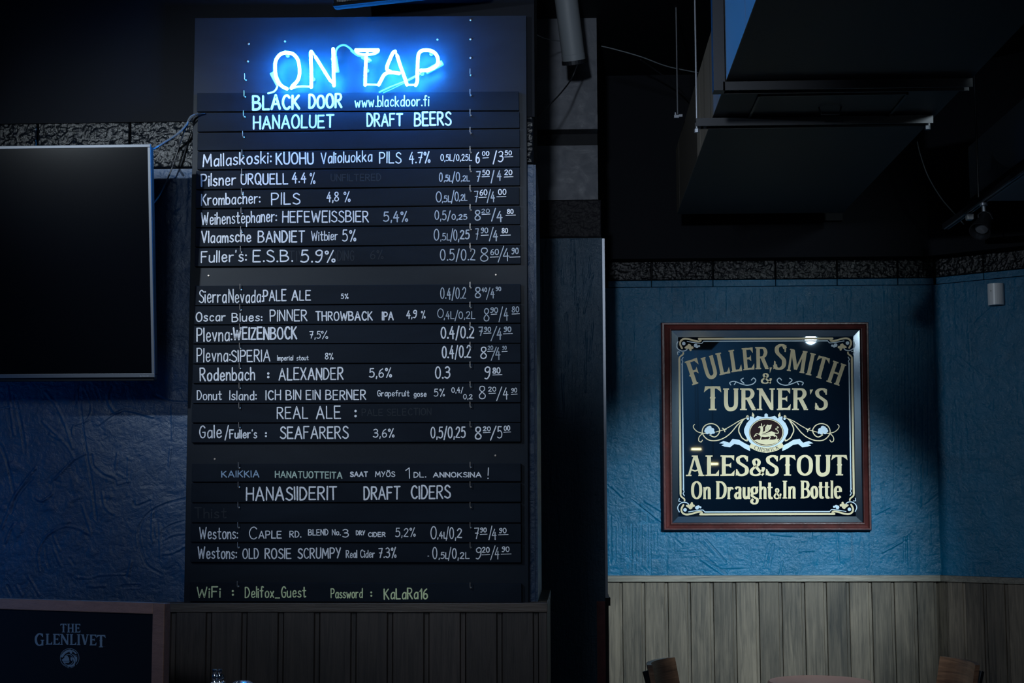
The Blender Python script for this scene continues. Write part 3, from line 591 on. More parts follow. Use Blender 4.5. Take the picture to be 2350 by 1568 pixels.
# (TL y, TR y, BL y, BR y, xl, xr, label, segments[(mat, text, x0, y0, x1, y1, capheight, weight)], underlines)
SL = [
(213.5,210,256,253.4,452,1191,'black slat right under the neon sign, with a big two word name and a web address',[(W,'BLACK',578,253,689,250.5,32,5.4),(W,'DOOR',707,249.5,786,248,31,5.4),(W,'www.blackdoor.fi',814,246.5,985,243,25,2.3)],[]),
(259.5,256,302.4,293.5,453.5,1192.5,'black slat lettered HANAOLUET and DRAFT BEERS in white capitals',[(W,'HANAOLUET',580,297,767,293,30,4.2),(W,'DRAFT',841,291,925,289,29,4),(W,'BEERS',949.5,289.5,1036,288,31,4.2)],[]),
(306,297,345.5,338,453,1193,'blank black slat between DRAFT BEERS and the 4.7% pils slat',[],[]),
(348.5,341,389,382.7,453,1193,'black slat with prices 6 00 and 3 50, first beer of the list',[(W,'Mallaskoski:',464.6,383.6,623,374.4,29,3.2),(W,'KUOHU',632.5,378,720.4,377,27,3.6),(W,'Valioluokka',736,376,854.6,371,26,2.8),(W,'PILS',870,375,921,375,26.5,2.8),(W,'4.7%',938,375,988,374,26,2.6),(W,'0,5L/0,25L',1010.5,369.5,1083.5,369,14.5,2),(W,'6',1091,374.5,1101,374,26.5,2.6),(W,'00',1106,358,1123,357.5,10,2),(W,'/3',1130.7,373.5,1155,371.5,25,2.5),(W,'50',1158,356.6,1174.7,356.2,10,2)],[(1108,1121,362.4),(1158,1177,360)]),
(392.5,384.5,434.5,425.5,449.5,1193,'black slat with prices 7 50 and 4 20, strength 4.4%',[(GH,'UNFILTERED',759,416,875,415,16,2),(W,'Pilsner',461,428,542,425,28,3.2),(W,'URQUELL',552,424,661.7,422.5,25,3.2),(W,'4.4',669.5,419.7,703,419,23,2.8),(W,'%',710,422,723.7,422,26,2.2),(D,'0',1007,417,1016,417,21,2.4),(D,',5L',1018,416.5,1038,416.5,14,2.2),(D,'/0',1037,417,1056,416.5,22,2.4),(D,',2L',1057,416,1079,416,13,2),(D,'7',1092,417,1103,417,25,2.4),(W,'50',1106.5,402.5,1124,402,11.5,2),(D,'/',1126,417,1134.4,416,25,2.4),(D,'4',1140,413.5,1151,413.5,22,2.6),(W,'20',1157.5,402,1176,401.5,11.5,2)],[(1106,1123,405.5),(1157,1177.5,406)]),
(437.5,430,478,469.5,449,1192,'black slat with prices 7 60 and 4 00, strength 4,8%',[(W,'Krombacher:',461,472,597.4,467,27,2.8),(W,'PILS',622,471,689,469,27,3),(W,'4,8',749,463,778,462,21,2.6),(W,'%',788,463,804.5,463,24,2.2),(D,'0',1000,464,1014,463.5,25,2.2),(D,',5L',1014,464,1036,463.5,15,2),(D,'/',1035,463,1043,463,26,2),(D,'0',1043,462,1053,462,22,2.2),(D,',2L',1053,461,1073,460.5,15,2),(D,'7',1088,464,1098,464,27,2),(W,'60',1100.5,449,1118.7,448,13,2),(D,'/',1117,462,1127,462,26,2),(D,'4',1126,462.5,1136,462.5,22,2.2),(W,'00',1143,447.8,1162,447,13,2)],[(1099,1116,453),(1140,1161,451.5)]),
(481.5,473.5,522,514.6,449,1193.5,'black slat with prices 8 20 and 4 80, strength 5,4%',[(W,'Weihenstephaner:',461.4,516.8,635.3,509,28,2.7),(W,'HEFEWEISSBIER',647.3,511,846.8,510,26,3),(D,'5,4%',879,509,936.5,508.5,23,2.8),(D,'0,5/',997,504.8,1034,504.8,21,2.3),(D,'0,25',1036,504.5,1072.4,504.5,12,2.3),(D,'8',1089,506,1103,505.5,24,2.4),(D,'20',1104.4,489.5,1124,489,9,1.5),(D,'/',1127,505,1138,505,26,2.4),(D,'4',1139.6,508,1153.8,508,24,2.6),(W,'80',1163,491,1178.8,491,10,2.2)],[(1106,1125,491.8),(1161,1183,494)]),
(524.5,518,566.5,559.5,448,1194,'black slat with prices 7 90 and 4 80, strength 5%',[(W,'Vlaamsche',461.4,558,577,555.5,27,3),(W,'BANDIET',591,557,700,556,26,3.4),(W,'Witbier',714,553.5,775.8,551,22,2.3),(W,'5%',785,554,817.5,553.5,26,2.6),(D,'0',995,552,1008,552,27,2.4),(D,',5L',1010,552,1034,551.5,16,2),(D,'/',1033,552,1040,552,27,2.2),(D,'0,',1040,552,1054,552,25,2.4),(D,'25',1055,549.5,1078,549,21,3),(D,'7',1090.4,550,1099,550,27,2.2),(D,'90',1103,535.5,1120.5,535,12,2),(D,'/',1122,550,1132.5,550,27,2.2),(D,'4',1131,552,1142.7,552,24,2.4),(W,'80',1151,535.5,1166,535,11,2)],[(1104,1121,540),(1148.6,1171.4,540)]),
(570,563,611.5,605.5,447,1195,'black slat with prices 8 60 and 4 90, strength 5.9%',[(GH,'TIV',662,600,700,600,24,2.2),(GH,'PUDDING',738,600,813,598,24,2),(GH,'6%',849,595,880,594,20,1.8),(W,"Fuller's:",460.5,603.7,566,600,27,3),(W,'E.S.B.',579.4,601.5,672.3,601,27,3),(W,'5.9%',689,603,770,602,28,3.1),(D,'0.5/0.2',1009.6,598,1091,597.5,26,2.4),(D,'8',1101.5,600,1120.5,600,31,2.4),(D,'60',1124.8,585.5,1145,585,13,2.1),(D,'/',1142,598,1157.5,598,32,2.2),(D,'4',1154,598,1169.5,598,27,2.2),(D,'90',1173.6,583.5,1190.4,583,14,2.1)],[(1125,1144,590),(1169.5,1193.6,590)]),
(656.5,652,701,694.5,446.5,1195,'black slat below the upper bare gap, small 5% and prices 8 40 and 4 90',[(W,'Sierra',456,695.5,520.5,695,31,2.7),(W,'Nevada:',524,695.5,603.6,695,31,2.7),(W,'PALE',603.6,692,657.6,691,26,3),(W,'ALE',668.6,690.5,713.9,690,24,3),(W,'5%',782,686,800,686,11,2),(D,'0.4/0.2',1010,686,1070,686,26,2.3),(D,'8',1089.5,684,1103.7,684,24.5,2.4),(D,'40',1105,670,1118,670,9,1.8),(D,'/',1115.5,685,1125,685,24,2),(D,'4',1125.6,684,1135,684,22,2),(D,'90',1137.4,668,1150.3,668,9,1.8)],[]),
(703,697.5,745,741,445,1195,'black slat with prices 8 90 and 4 80, strength 4,9%',[(W,'Oscar',449,738.5,518,737,21,2.8),(W,'Blues:',531.5,739,602,737.5,20,2.8),(W,'PINNER',619,738,705.6,736.8,26,2.7),(W,'THROWBACK',724,736.5,855.6,735.7,21,2.9),(W,'IPA',876,735,903.6,735,19,2.8),(W,'4,9',932,731,957,730,17,2.5),(W,'%',966,731,976.8,731,17,2),(D,'0',1003,729.4,1018,729.4,21,2),(D,',4L',1018,732,1043,732,17,2),(D,'/',1043,734,1052,734,22,2),(D,'0,2L',1052,732,1091,732,17,2),(D,'8',1109.7,737,1123,737,29,2.3),(D,'90',1124.8,718,1143,718,12,2),(D,'/',1144,735,1155,735,30,2.1),(D,'4',1156,735,1166.8,735,27,2.1),(D,'80',1174,717,1191.4,717,12.5,2)],[(1127,1140,721.4),(1175,1192,720.6)]),
(747.5,743.5,788.5,787,444,1195,'black slat with prices 7 90 and 4 90, strength 7,5%',[(W,'Plevna:',450.6,784.5,533,783,33,3),(W,'WEIZENBOCK',533.7,780.5,682.3,779,28,3.8),(W,'7,5',710,777,736,777,17,2),(W,'%',736,778,753,778,18,1.8),(W,'0.4/0.2',1011,777,1088.6,776.5,27,3.2),(D,'7',1098,771,1109,771,21,2.6),(D,'90',1110.6,762,1127,762,11,2.4),(D,'/',1125.7,779,1141.3,779,30,2.3),(D,'4',1139.4,779,1152,779,27,2.8),(D,'90',1155.8,762,1173.6,762,11,2.4)],[(1110,1127,765),(1155,1176,766)]),
(791,789,834.5,832,443,1195,'black slat with small lettering Imperial stout and strength 8%',[(W,'Plevna:',451,831.5,529,830,32,2.6),(W,'SIPERIA',530,831,620.6,830,27,2.9),(W,'Imperial',636,828,673,827.6,12,1.6),(W,'stout',680,827.6,708.4,827,11,1.6),(W,'8%',745.4,825,765.4,825,14,1.9),(W,'0.4/0.2',1013.8,822,1081,821,28,3),(W,'8',1102,823.4,1117,823.4,28,2.5),(D,'20',1119,803.4,1132,803,9,1.7),(D,'/',1126,824,1141,824,27,2.2),(D,'4',1136.6,824,1149,824,26,2.6),(D,'90',1152.5,803.4,1162.7,803,9,1.5)],[(1119,1133,806.5),(1152,1164,807)]),
(837,834.5,880,877.5,442,1195,'black slat with one price, 9 80, and strength 5,6%',[(W,'Rodenbach',458,875,585.8,873,30,3.3),(W,':',613,869,618,869,22,4),(W,'ALEXANDER',639,873,788.8,871.5,28,3.2),(W,'5,6%',846.6,866.8,899.5,866,21,2.7),(W,'0.3',998,869.8,1033,869,27,3.1),(W,'9',1111,870,1125.7,869.5,28,3),(W,'80',1129.8,858,1149,857.5,13,2.8)],[(1131,1152,860.5)]),
(882.5,880,925.5,923.5,441,1195,'black slat with small lettering Grapefruit gose and strength 5%',[(W,'Donut',451.4,918.7,509.5,918.5,22,2.6),(W,'Island:',526,918.7,589,918.5,22,2.6),(W,'ICH BIN EIN BERNER',609,918.5,840.6,918,22.5,2.8),(W,'Grapefruit',865,910,939.8,910,14,2),(W,'gose',948.8,911,979,911,13,1.9),(W,'5%',995.4,910,1021,910,17,2),(W,'0,4/',1035.7,901.5,1063,901.5,12,1.9),(W,'0,2',1062.6,916.6,1084.5,916.6,11,1.9),(W,'8',1098.8,916.6,1114.7,916.6,30,2.3),(W,'20',1120,899,1139,898.6,10,1.9),(W,'/',1138.8,916,1152.5,916,27,2.2),(W,'4',1154,916,1166.8,916,26,2),(W,'90',1172.8,901.5,1187,901,10,1.8)],[(1122,1137,903),(1173,1187,905)]),
(928,926,970,969,440,1195,'black slat lettered only REAL ALE and a colon',[(GH,'PALE SELECTION',830,955,990,953,16,1.8),(W,'REAL',634.9,961.8,707.6,961,28,3),(W,'ALE',724.8,962,783,961.5,29,3),(W,':',813,960,818,960,32,4)],[]),
(973,971,1016,1014,439.5,1195,'black slat with prices 8 20 and 5 00, strength 3,6%',[(W,'Gale',456,1006.3,509.5,1005.5,29,3),(W,'/',515,1007,526,1007,28,2.8),(W,"Fuller's",526,1006.5,590.4,1006,20,3),(W,':',608,1004,613,1004,18,3.4),(W,'SEAFARERS',642,1007.8,799.7,1006.8,28,3.2),(W,'3,6%',855.6,1004.5,905.5,1004,19,2.5),(W,'0,5/0,25',987.8,1006,1068.6,1005.5,26,2.8),(W,'8',1089.5,1008.4,1105,1008.4,30,2.8),(W,'20',1108,990,1126.5,989.6,10,2.2),(W,'/',1124.8,1007,1138.8,1007,27,2.4),(W,'5',1140.7,1006,1153,1006,27,2.6),(W,'00',1155.8,989,1171,988.6,11,2.2)],[(1109,1125,993),(1156,1172,992)]),
(1065,1064,1106,1105,440,1195.5,'black slat with small uneven capitals in blue, green and white chalk',[(BL,'KAIKKIA',507.8,1096.3,595.3,1096,15,2.5),(MI,'HANATUOTTEITA',630.8,1096.5,785.9,1099,15,2.5),(W,'SAAT',803,1095,844.8,1094.6,11,2.7),(W,'MYÖS',860.8,1095,906.8,1094.6,12,2.1),(W,'1',929.7,1098.6,941,1098.6,26,2.4),(W,'DL.',948.9,1096.3,978,1096,12,2.1),(W,'ANNOKSINA',993.5,1096,1105,1096,11,2.4),(W,'!',1118.5,1099,1128,1099,26,2.2)],[]),
(1109.5,1109,1153.5,1152,439,1195.5,'black slat lettered HANASIIDERIT and DRAFT CIDERS in capitals',[(D,'HANASIIDERIT',563.9,1149.6,774.4,1147.5,31,3.6),(D,'DRAFT',834,1147.6,919,1146.6,30,3.6),(D,'CIDERS',942,1145.6,1034.3,1144.5,31,3.4)],[]),
(1156,1156,1199,1199.5,438,1195.5,'blank black slat between DRAFT CIDERS and the dry cider slat',[],[]),
(1202,1202.5,1244,1245,437,1196,'black slat with prices 7 90 and 4 90, strength 5,2%',[(D,'Westons:',456.8,1237.8,546,1237.4,27,2.6),(D,'C',569.8,1238.4,590.2,1238,29,2.5),(D,'APLE',592.8,1236.4,646.8,1235.8,17,2.5),(D,'RD.',664,1234,691.5,1233.7,15,2.3),(D,'BLEND',706.8,1229.4,754,1229,14,2.2),(D,'No.',761.6,1229,782,1229,13,2.1),(D,'3',785.4,1234.4,800.4,1234,19,2.5),(D,'DRY',816.5,1228.8,838,1228.5,10,2.1),(D,'CIDER',844,1232.6,885,1232.6,10,2.1),(D,'5,2%',906.8,1232.6,954,1232,20,2.1),(D,'0',987.6,1238,1002,1238,29,2.3),(D,',4L',1003,1236,1027,1236,15,2.2),(D,'/',1023,1237,1030,1237,27,2),(D,'0,',1031,1237,1047,1237,26,2.3),(W,'2',1048,1235,1060.6,1235,21,3),(W,'7',1088.4,1237.4,1100,1237.4,27,2.3),(W,'90',1101.5,1222.3,1117,1222,10,2.2),(D,'/',1121,1236,1130,1236,28,2.1),(D,'4',1128.7,1238,1140,1238,25,2.2),(W,'90',1145,1224,1162.7,1224,11,2.2)],[(1102,1118,1226.7),(1144,1166,1227.5)]),
(1248,1248,1290.5,1291.5,436.5,1196,'black slat with prices 9 20 and 4 90, strength 7.3%',[(D,'Westons:',453.5,1283,543.5,1282.6,27,2.8),(D,'OLD',556,1283,594.5,1282.6,24,2.7),(D,'ROSIE',607,1283,669,1282.4,24,2.9),(D,'SCRUMPY',682.6,1282.4,782.8,1281.8,24,2.9),(D,'Real',793.5,1281,820,1280.8,18,2.1),(D,'Cider',826,1280.6,860.3,1280,18,2.1),(D,'7.3%',868,1281,910,1280.6,23,2.5),(W,'-',981,1280,985,1280,8,2),(D,'0',992,1283.6,1004,1283.6,27,2.5),(D,',5L',1006,1283,1031,1283,15,2.3),(D,'/',1028,1283,1036,1283,27,2.1),(D,'0,',1037,1283,1053,1283,25,2.4),(D,'2L',1055,1283,1078,1283,15,2.3),(D,'9',1091,1283,1105,1283,27,2.5),(W,'20',1105.8,1269,1124,1268.6,12,2.4),(D,'/',1125,1282,1136.4,1282,27,2.1),(D,'4',1135,1282,1146,1282,26,2.2),(D,'90',1151,1267.4,1169.6,1267,12,2.2)],[(1106,1124,1273.4),(1150,1173,1272)]),
(1337,1340,1380.5,1383,435.5,1197,'lowest black slat, lettered in pale green with WiFi and Password',[(GR,'WiFi',451,1372.6,506.5,1372.2,25,3),(GR,':',532,1369,537,1369,22,3.6),(GR,'Delifox_Guest',561.4,1372.4,703,1371.6,25,2.8),(GR,'Password',758.6,1373.4,832.6,1373,22,2.5),(GR,':',850,1371,855,1371,20,3.2),(GR,'KaLaRa16',880.5,1376.2,982,1375.4,25,3)],[]),
]
CH = [M['chalk'], M['chalk_dim'], M['chalk_green'], M['chalk_ghost'], M['chalk_blue'], M['chalk_mint']]
for (tl, tr, bl, br, xl, xr, lab, segs, uls) in SL:
    o = MB(); o.pquad([(xl-0.4, bl), (xr, br), (xr-0.3, tr), (xl+0.4, tl)], YS, YB-0.0005)
    so = o.build('slat', M['slat'], bb, bevel=0.0008); tag(so, lab)
    for mi, t, x0, y0, x1, y1, h, wd in segs:
        ink = Ink(YS-(0.00015 if mi == GH else 0.0003)); ink.text(t, x0, y0, x1, y1, h, wd*1.0); ink.build('wiped_word' if mi == GH else 'chalk_word', CH[W if (mi == D and bl > 1100) else mi], so)
    for u_ in uls: ink = Ink(YS-0.0003); under(ink, u_); ink.build('underline', M['chalk'], so)
    if not segs and bl > 1100:
        ink = Ink(YS-0.0002); ink.text('Thist', 446, 1190, 520, 1190, 24, 2.4); ink.build('wiped_word', M['chalk_ghost'], so)
    a, b = hx(tl); hook(so, a, tl-3.5, YS); hook(so, b, tr-3.5, YS)

# ------------------------------------------------------------------ neon sign
c0 = P(815, 210, 3.94)
ns = thing('neon_sign', (c0.x, 3.95, P(815, 208, 3.95).z), 'glowing blue white neon sign reading ON TAP on the top of the menu board', 'neon sign')
YN = 3.955
def ntube(name, pts, r, mt, depth=YN, n=10, sub=5, parent=ns, z0=(590, 80), sc=10.2174):
    pp = cat([(z0[0]+x/sc, z0[1]+y/sc) for x, y in pts], sub) if len(pts) > 2 else [(z0[0]+x/sc, z0[1]+y/sc) for x, y in pts]
    w_ = [P(x, y, depth) for x, y in pp]
    o = MB(); o.tube(w_, r, n)
    for e in (w_[0], w_[-1]): o.lathe(e-Vector((0, r*0.9, 0)), (0, 1, 0), [(r*0.55, 0), (r*0.98, r*0.5), (r, r), (r*0.8, r*1.6), (0.0001, r*1.9)], 10)
    return o.build(name, mt, parent, smooth=True)
R0 = 0.0044
Z1 = dict(z0=(590, 80), sc=10.2174); Z2 = dict(z0=(800, 80), sc=9.0385)
ntube('letter_tube', [(700, 1265), (600, 1215), (510, 1130), (455, 1010), (425, 850), (425, 680), (450, 580), (520, 480), (610, 430), (720, 420), (840, 450), (930, 540), (975, 650), (995, 820), (985, 980), (930, 1100), (840, 1190), (805, 1250)], R0, M['neon'], **Z1)
ntube('letter_tube', [(1270, 1225), (1273, 900), (1262, 600), (1258, 430), (1270, 395)], R0, M['neon'], **Z1)
ntube('letter_tube', [(1370, 520), (1720, 1080)], R0*0.92, M['neon'], **Z1)
ntube('letter_tube', [(1803, 1190), (1795, 900), (1790, 600), (1785, 335)], R0, M['neon'], **Z1)
ntube('link_tube', [(850, 1245), (930, 1225), (1080, 1215), (1235, 1218)], R0*0.75, M['neon_link'], YN+0.006, **Z1)
ntube('link_tube', [(1300, 400), (1345, 470), (1370, 515)], R0*0.7, M['neon_link'], YN+0.006, **Z1)
ntube('link_tube', [(1735, 1090), (1790, 1170)], R0*0.7, M['neon_link'], YN+0.006, **Z1)
ntube('letter_tube', [(155, 318), (380, 318), (610, 318)], R0*1.02, M['neon'], **Z2)
ntube('link_tube', [(145, 340), (210, 395), (380, 412), (540, 390), (615, 345)], R0*0.85, M['neon_link'], YN+0.006, **Z2)
ntube('letter_tube', [(390, 400), (365, 430), (358, 600), (348, 800), (343, 1040)], R0, M['neon'], **Z2)
ntube('link_tube', [(370, 1032), (600, 1038)], R0*0.7, M['neon_link'], YN+0.006, **Z2)
ntube('letter_tube', [(625, 1035), (670, 950), (730, 840), (800, 790), (900, 780), (1050, 800)], R0, M['neon'], **Z2)
ntube('letter_tube', [(870, 765), (805, 730), (800, 650), (860, 500), (920, 375), (965, 345)], R0, M['neon'], **Z2)
ntube('letter_tube', [(1010, 440), (1080, 660), (1160, 880), (1210, 1035)], R0, M['neon'], **Z2)
ntube('link_tube', [(965, 350), (990, 390), (1010, 435)], R0*0.7, M['neon_link'], YN+0.006, **Z2)
ntube('link_tube', [(1230, 1040), (1370, 1040)], R0*0.75, M['neon_link'], YN+0.006, **Z2)
ntube('letter_tube', [(1390, 1045), (1425, 960), (1425, 800), (1435, 560), (1450, 410), (1500, 340), (1580, 320), (1700, 330), (1790, 380), (1845, 470), (1850, 580), (1800, 660), (1700, 715), (1590, 735), (1505, 735)], R0, M['neon'], **Z2)
# unlit tube ends, silicone sleeves, leads
ntube('unlit_tube', [(1845, 480), (1850, 380), (1900, 290), (1980, 245), (2070, 245), (2160, 300), (2270, 400), (2350, 470)], R0*0.62, M['sleeve'], YN+0.012, **Z1)
ntube('unlit_tube', [(60, 330), (180, 420), (260, 440), (460, 530)], R0*0.7, M['sleeve'], YN+0.012, **Z2)
def sleeve_box(z, sc, a, b, wd, d=YN+0.014):
    A = (z[0]+a[0]/sc, z[1]+a[1]/sc); B = (z[0]+b[0]/sc, z[1]+b[1]/sc); dx, dy = B[0]-A[0], B[1]-A[1]; l = math.hypot(dx, dy); nx, ny = -dy/l*wd/2, dx/l*wd/2
    o = MB(); o.pquad([(A[0]+nx, A[1]+ny), (B[0]+nx, B[1]+ny), (B[0]-nx, B[1]-ny), (A[0]-nx, A[1]-ny)][::-1], d, d+0.010); return o.build('electrode_sleeve', M['sleeve'], ns, bevel=0.002)
sleeve_box(Z1['z0'], Z1['sc'], (350, 870), (510, 1170), 14); sleeve_box(Z1['z0'], Z1['sc'], (1800, 480), (1860, 870), 12)
sleeve_box(Z2['z0'], Z2['sc'], (270, 430), (440, 530), 10); sleeve_box(Z2['z0'], Z2['sc'], (1600, 760), (1950, 565), 11)
ntube('lead_wire', [(480, 1180), (450, 1270), (380, 1340), (260, 1372)], 0.0026, M['neon_link'], YN+0.022, **Z1)
ntube('lead_wire', [(1500, 790), (1200, 950), (900, 1070), (640, 1190)], 0.0022, M['sleeve'], YN+0.022, **Z2)
ntube('lead_wire', [(1500, 815), (1200, 975), (950, 1100), (720, 1205)], 0.0012, M['sleeve'], YN+0.024, **Z2)
for z, (x, y) in [(Z1, (660, 400)), (Z1, (1270, 960)), (Z1, (1595, 880)), (Z1, (1770, 560)), (Z2, (350, 670)), (Z2, (1160, 880)), (Z2, (1690, 320)), (Z2, (1500, 735))]:
    c = P(z['z0'][0]+x/z['sc'], z['z0'][1]+y/z['sc'], YN)
    o = MB(); o.lathe(c+Vector((0, 0.003, 0)), (0, 1, 0), [(0.0052, 0), (0.0052, 0.003), (0.0022, 0.006), (0.0022, 0.028), (0.005, 0.030), (0.005, 0.0345)], 10); o.build('glass_support', M['sleeve'], ns, smooth=True)

# ------------------------------------------------------------------ pub mirror
c0 = P(1760, 1217, YF)
pm = thing('pub_mirror', (c0.x, YF-0.01, c0.z), 'square brewery mirror with gold lettering in a dark red wooden frame', 'mirror')
OQ = [(1516, 742), (1990.5, 741), (1998, 1217.5), (1521.5, 1217.5)]; IQ = [(1541, 759), (1972.5, 757.5), (1979, 1199), (1543, 1200)]
prof = [(0, 0.002), (0, 0.020), (0.10, 0.027), (0.28, 0.027), (0.36, 0.017), (0.60, 0.013), (0.74, 0.016), (0.82, 0.021), (0.92, 0.020), (1.0, 0.010), (1.0, 0.003)]
for k in range(4):
    o = MB(); k2 = (k+1) % 4; ra = []; rb = []
    for t, h in prof:
        for lst, q in ((ra, k), (rb, k2)):
            x = OQ[q][0]+(IQ[q][0]-OQ[q][0])*t; y = OQ[q][1]+(IQ[q][1]-OQ[q][1])*t; p = P(x, y, YF); lst.append(p+Vector((0, -h-0.002, 0)))
    o.hexa(ra, rb); o.build('frame_rail', M['mahogany'], pm)
GQ = [(1556, 774), (1958.5, 772.5), (1964, 1185.5), (1557, 1186)]
YG = YF-0.012
o = MB(); o.pquad([GQ[3], GQ[2], GQ[1], GQ[0]], YG, YG+0.008); o.build('mirror_glass', M['mirror'], pm)
o = MB()
for k in range(4):
    k2 = (k+1) % 4; a, b, c, d = [P(*IQ[k], YG-0.0016), P(*IQ[k2], YG-0.0016), P(*GQ[k2], YG), P(*GQ[k], YG)]
    i = o.add([a, b, c, d]); o.face([i, i+1, i+2, i+3])
o.build('bevelled_edge', M['mirror_bevel'], pm)
# serif lettering
def sf(stemx, top=True, bot=True, w=6, hw=14):
    r = []
    if bot: r.append((w, 0, [(stemx-hw, w/2), (stemx+hw, w/2)]))
    if top: r.append((w, 0, [(stemx-hw, 100-w/2), (stemx+hw, 100-w/2)]))
    return r
SW, TW = 17, 9
def st(x, y0=0, y1=100, w=SW): return (w, 0, [(x, y0), (x, y1)])
def tri(*p): return ('P', 0, list(p))
SG = {}
SG['I'] = (32, [st(16)]+sf(16)); SG['L'] = (56, [st(15), (TW, 0, [(15, 5), (50, 5)]), tri((40, 8), (54, 30), (54, 0), (40, 0))]+sf(15))
SG['F'] = (58, [st(15), (TW, 0, [(15, 95), (52, 95)]), tri((42, 92), (56, 72), (58, 100), (42, 100)), (TW, 0, [(15, 52), (40, 52)]), tri((34, 54), (44, 66), (44, 38), (34, 48)), tri((0, 40), (8, 34), (8, 46))]+sf(15))
SG['E'] = (58, [st(15), (TW, 0, [(15, 95), (52, 95)]), tri((42, 92), (55, 74), (56, 100), (42, 100)), (TW, 0, [(15, 52), (40, 52)]), tri((34, 54), (44, 66), (44, 38), (34, 48)), (TW, 0, [(15, 5), (52, 5)]), tri((42, 8), (58, 28), (56, 0), (42, 0))]+sf(15, hw=13))
SG['H'] = (70, [st(15), st(55), (TW, 0, [(15, 50), (55, 50)])]+sf(15)+sf(55))
SG['T'] = (64, [st(32), (TW, 0, [(6, 95), (58, 95)]), tri((0, 74), (10, 84), (20, 92), (4, 100)), tri((64, 74), (54, 84), (44, 92), (60, 100)), (6, 0, [(22, 52), (42, 52)])]+sf(32, top=False))
SG['N'] = (74, [st(13, w=10), st(61, w=10), (SW, 0, [(14, 95), (60, 6)])]+sf(10, bot=True, hw=11)+sf(61, bot=False, hw=11))
SG['M'] = (92, [st(13, w=10), (SW, 0, [(18, 96), (46, 12)]), (TW, 0, [(46, 10), (74, 96)]), st(78, w=SW)]+sf(13, hw=10)+sf(78, hw=12))
SG['U'] = (66, [(SW, 1, [(15, 97), (15, 30), (22, 8), (36, 4), (50, 12), (55, 32), (55, 97)])]+sf(15, bot=False, hw=12)+sf(55, bot=False, hw=10))
SG['R'] = (66, [st(15), ('V', 1, [(15, 95), (42, 94), (52, 76), (42, 56), (15, 52)]), (SW, 0, [(34, 54), (56, 5)])]+sf(15)+sf(57, top=False, hw=9))
SG['S'] = (54, [('V', 1, [(46, 84), (38, 94), (24, 95), (11, 84), (14, 66), (30, 52), (44, 38), (44, 16), (30, 4), (14, 6), (7, 18)]), tri((42, 88), (50, 98), (50, 70), (44, 70)), tri((3, 34), (10, 30), (12, 8), (2, 0))])
SG['O'] = (68, [('V', 1, [(34, 96), (15, 82), (10, 50), (15, 18), (34, 4), (53, 18), (58, 50), (53, 82), (34, 96)])])
SG['A'] = (74, [(TW, 0, [(12, 2), (34, 96)]), (SW, 0, [(38, 98), (60, 3)]), (6, 0, [(20, 32), (36, 24), (52, 32)])]+sf(11, top=False, hw=11)+sf(61, top=False, hw=12)+sf(35, bot=False, hw=12))
SG['&'] = (70, [('V', 1, [(66, 46), (56, 20), (36, 4), (14, 8), (8, 28), (22, 48), (40, 62), (44, 82), (32, 95), (20, 84), (24, 64), (42, 34), (64, 4)]), (7, 0, [(56, 46), (70, 46)])])
SG['D'] = (66, [st(15), ('V', 1, [(15, 95), (40, 92), (56, 72), (58, 50), (54, 26), (40, 8), (15, 5)])]+sf(15, hw=12))
SG['B'] = (62, [st(15), ('V', 1, [(15, 95), (40, 93), (48, 76), (40, 56), (15, 52)]), ('V', 1, [(15, 52), (42, 50), (54, 28), (42, 8), (15, 5)])]+sf(15, hw=12))
SG['G'] = (68, [('V', 1, [(52, 84), (40, 95), (24, 90), (11, 68), (10, 36), (20, 10), (38, 4), (54, 14)]), st(54, 2, 42, 13), (6, 0, [(42, 44), (66, 44)]), tri((48, 86), (58, 100), (58, 68), (52, 70))])
SG['V'] = (66, [(SW, 0, [(14, 98), (34, 4)]), (TW, 0, [(36, 4), (54, 98)])]+sf(13, bot=False, hw=12)+sf(54, bot=False, hw=10))
SG['n'] = (48, [st(11, 0, 66, 14), ('V', 1, [(12, 50), (24, 64), (36, 60), (38, 42), (38, 0)]), (5, 0, [(2, 64), (12, 64)]), (5, 0, [(2, 2), (20, 2)]), (5, 0, [(30, 2), (48, 2)])])
SG['r'] = (40, [st(11, 0, 66, 14), ('V', 1, [(12, 46), (22, 62), (34, 60)]), (12, 0, [(33, 60), (34, 54)]), (5, 0, [(2, 64), (12, 64)]), (5, 0, [(2, 2), (20, 2)])])
SG['a'] = (46, [('V', 1, [(8, 56), (20, 66), (34, 60), (34, 40), (34, 0)]), ('V', 1, [(34, 36), (16, 32), (8, 16), (18, 3), (34, 14)]), (5, 0, [(34, 3), (44, 8)])])
SG['u'] = (48, [('V', 1, [(11, 65), (11, 18), (20, 3), (34, 14)]), st(38, 0, 66, 14), (5, 0, [(2, 64), (12, 64)]), (5, 0, [(38, 2), (47, 2)])])
SG['g'] = (44, [('V', 1, [(22, 66), (8, 58), (8, 38), (22, 30), (34, 38), (34, 58), (22, 66)]), ('V', 1, [(12, 34), (8, 18), (22, 8), (38, -2), (34, -22), (16, -26), (5, -14), (14, 0)]), (6, 0, [(34, 62), (44, 68)])])
SG['h'] = (48, [st(11, 0, 100, 14), ('V', 1, [(12, 50), (24, 64), (36, 60), (38, 42), (38, 0)]), (5, 0, [(2, 98), (12, 98)]), (5, 0, [(2, 2), (20, 2)]), (5, 0, [(30, 2), (48, 2)])])
SG['t'] = (34, [('V', 1, [(15, 92), (15, 16), (22, 3), (32, 8)]), (7, 0, [(2, 64), (32, 64)])])
SG['o'] = (44, [('V', 1, [(22, 66), (9, 54), (8, 32), (11, 12), (22, 2), (34, 12), (37, 32), (34, 54), (22, 66)])])
SG['l'] = (24, [st(12, 0, 100, 14), (5, 0, [(3, 98), (12, 98)]), (5, 0, [(3, 2), (21, 2)])])
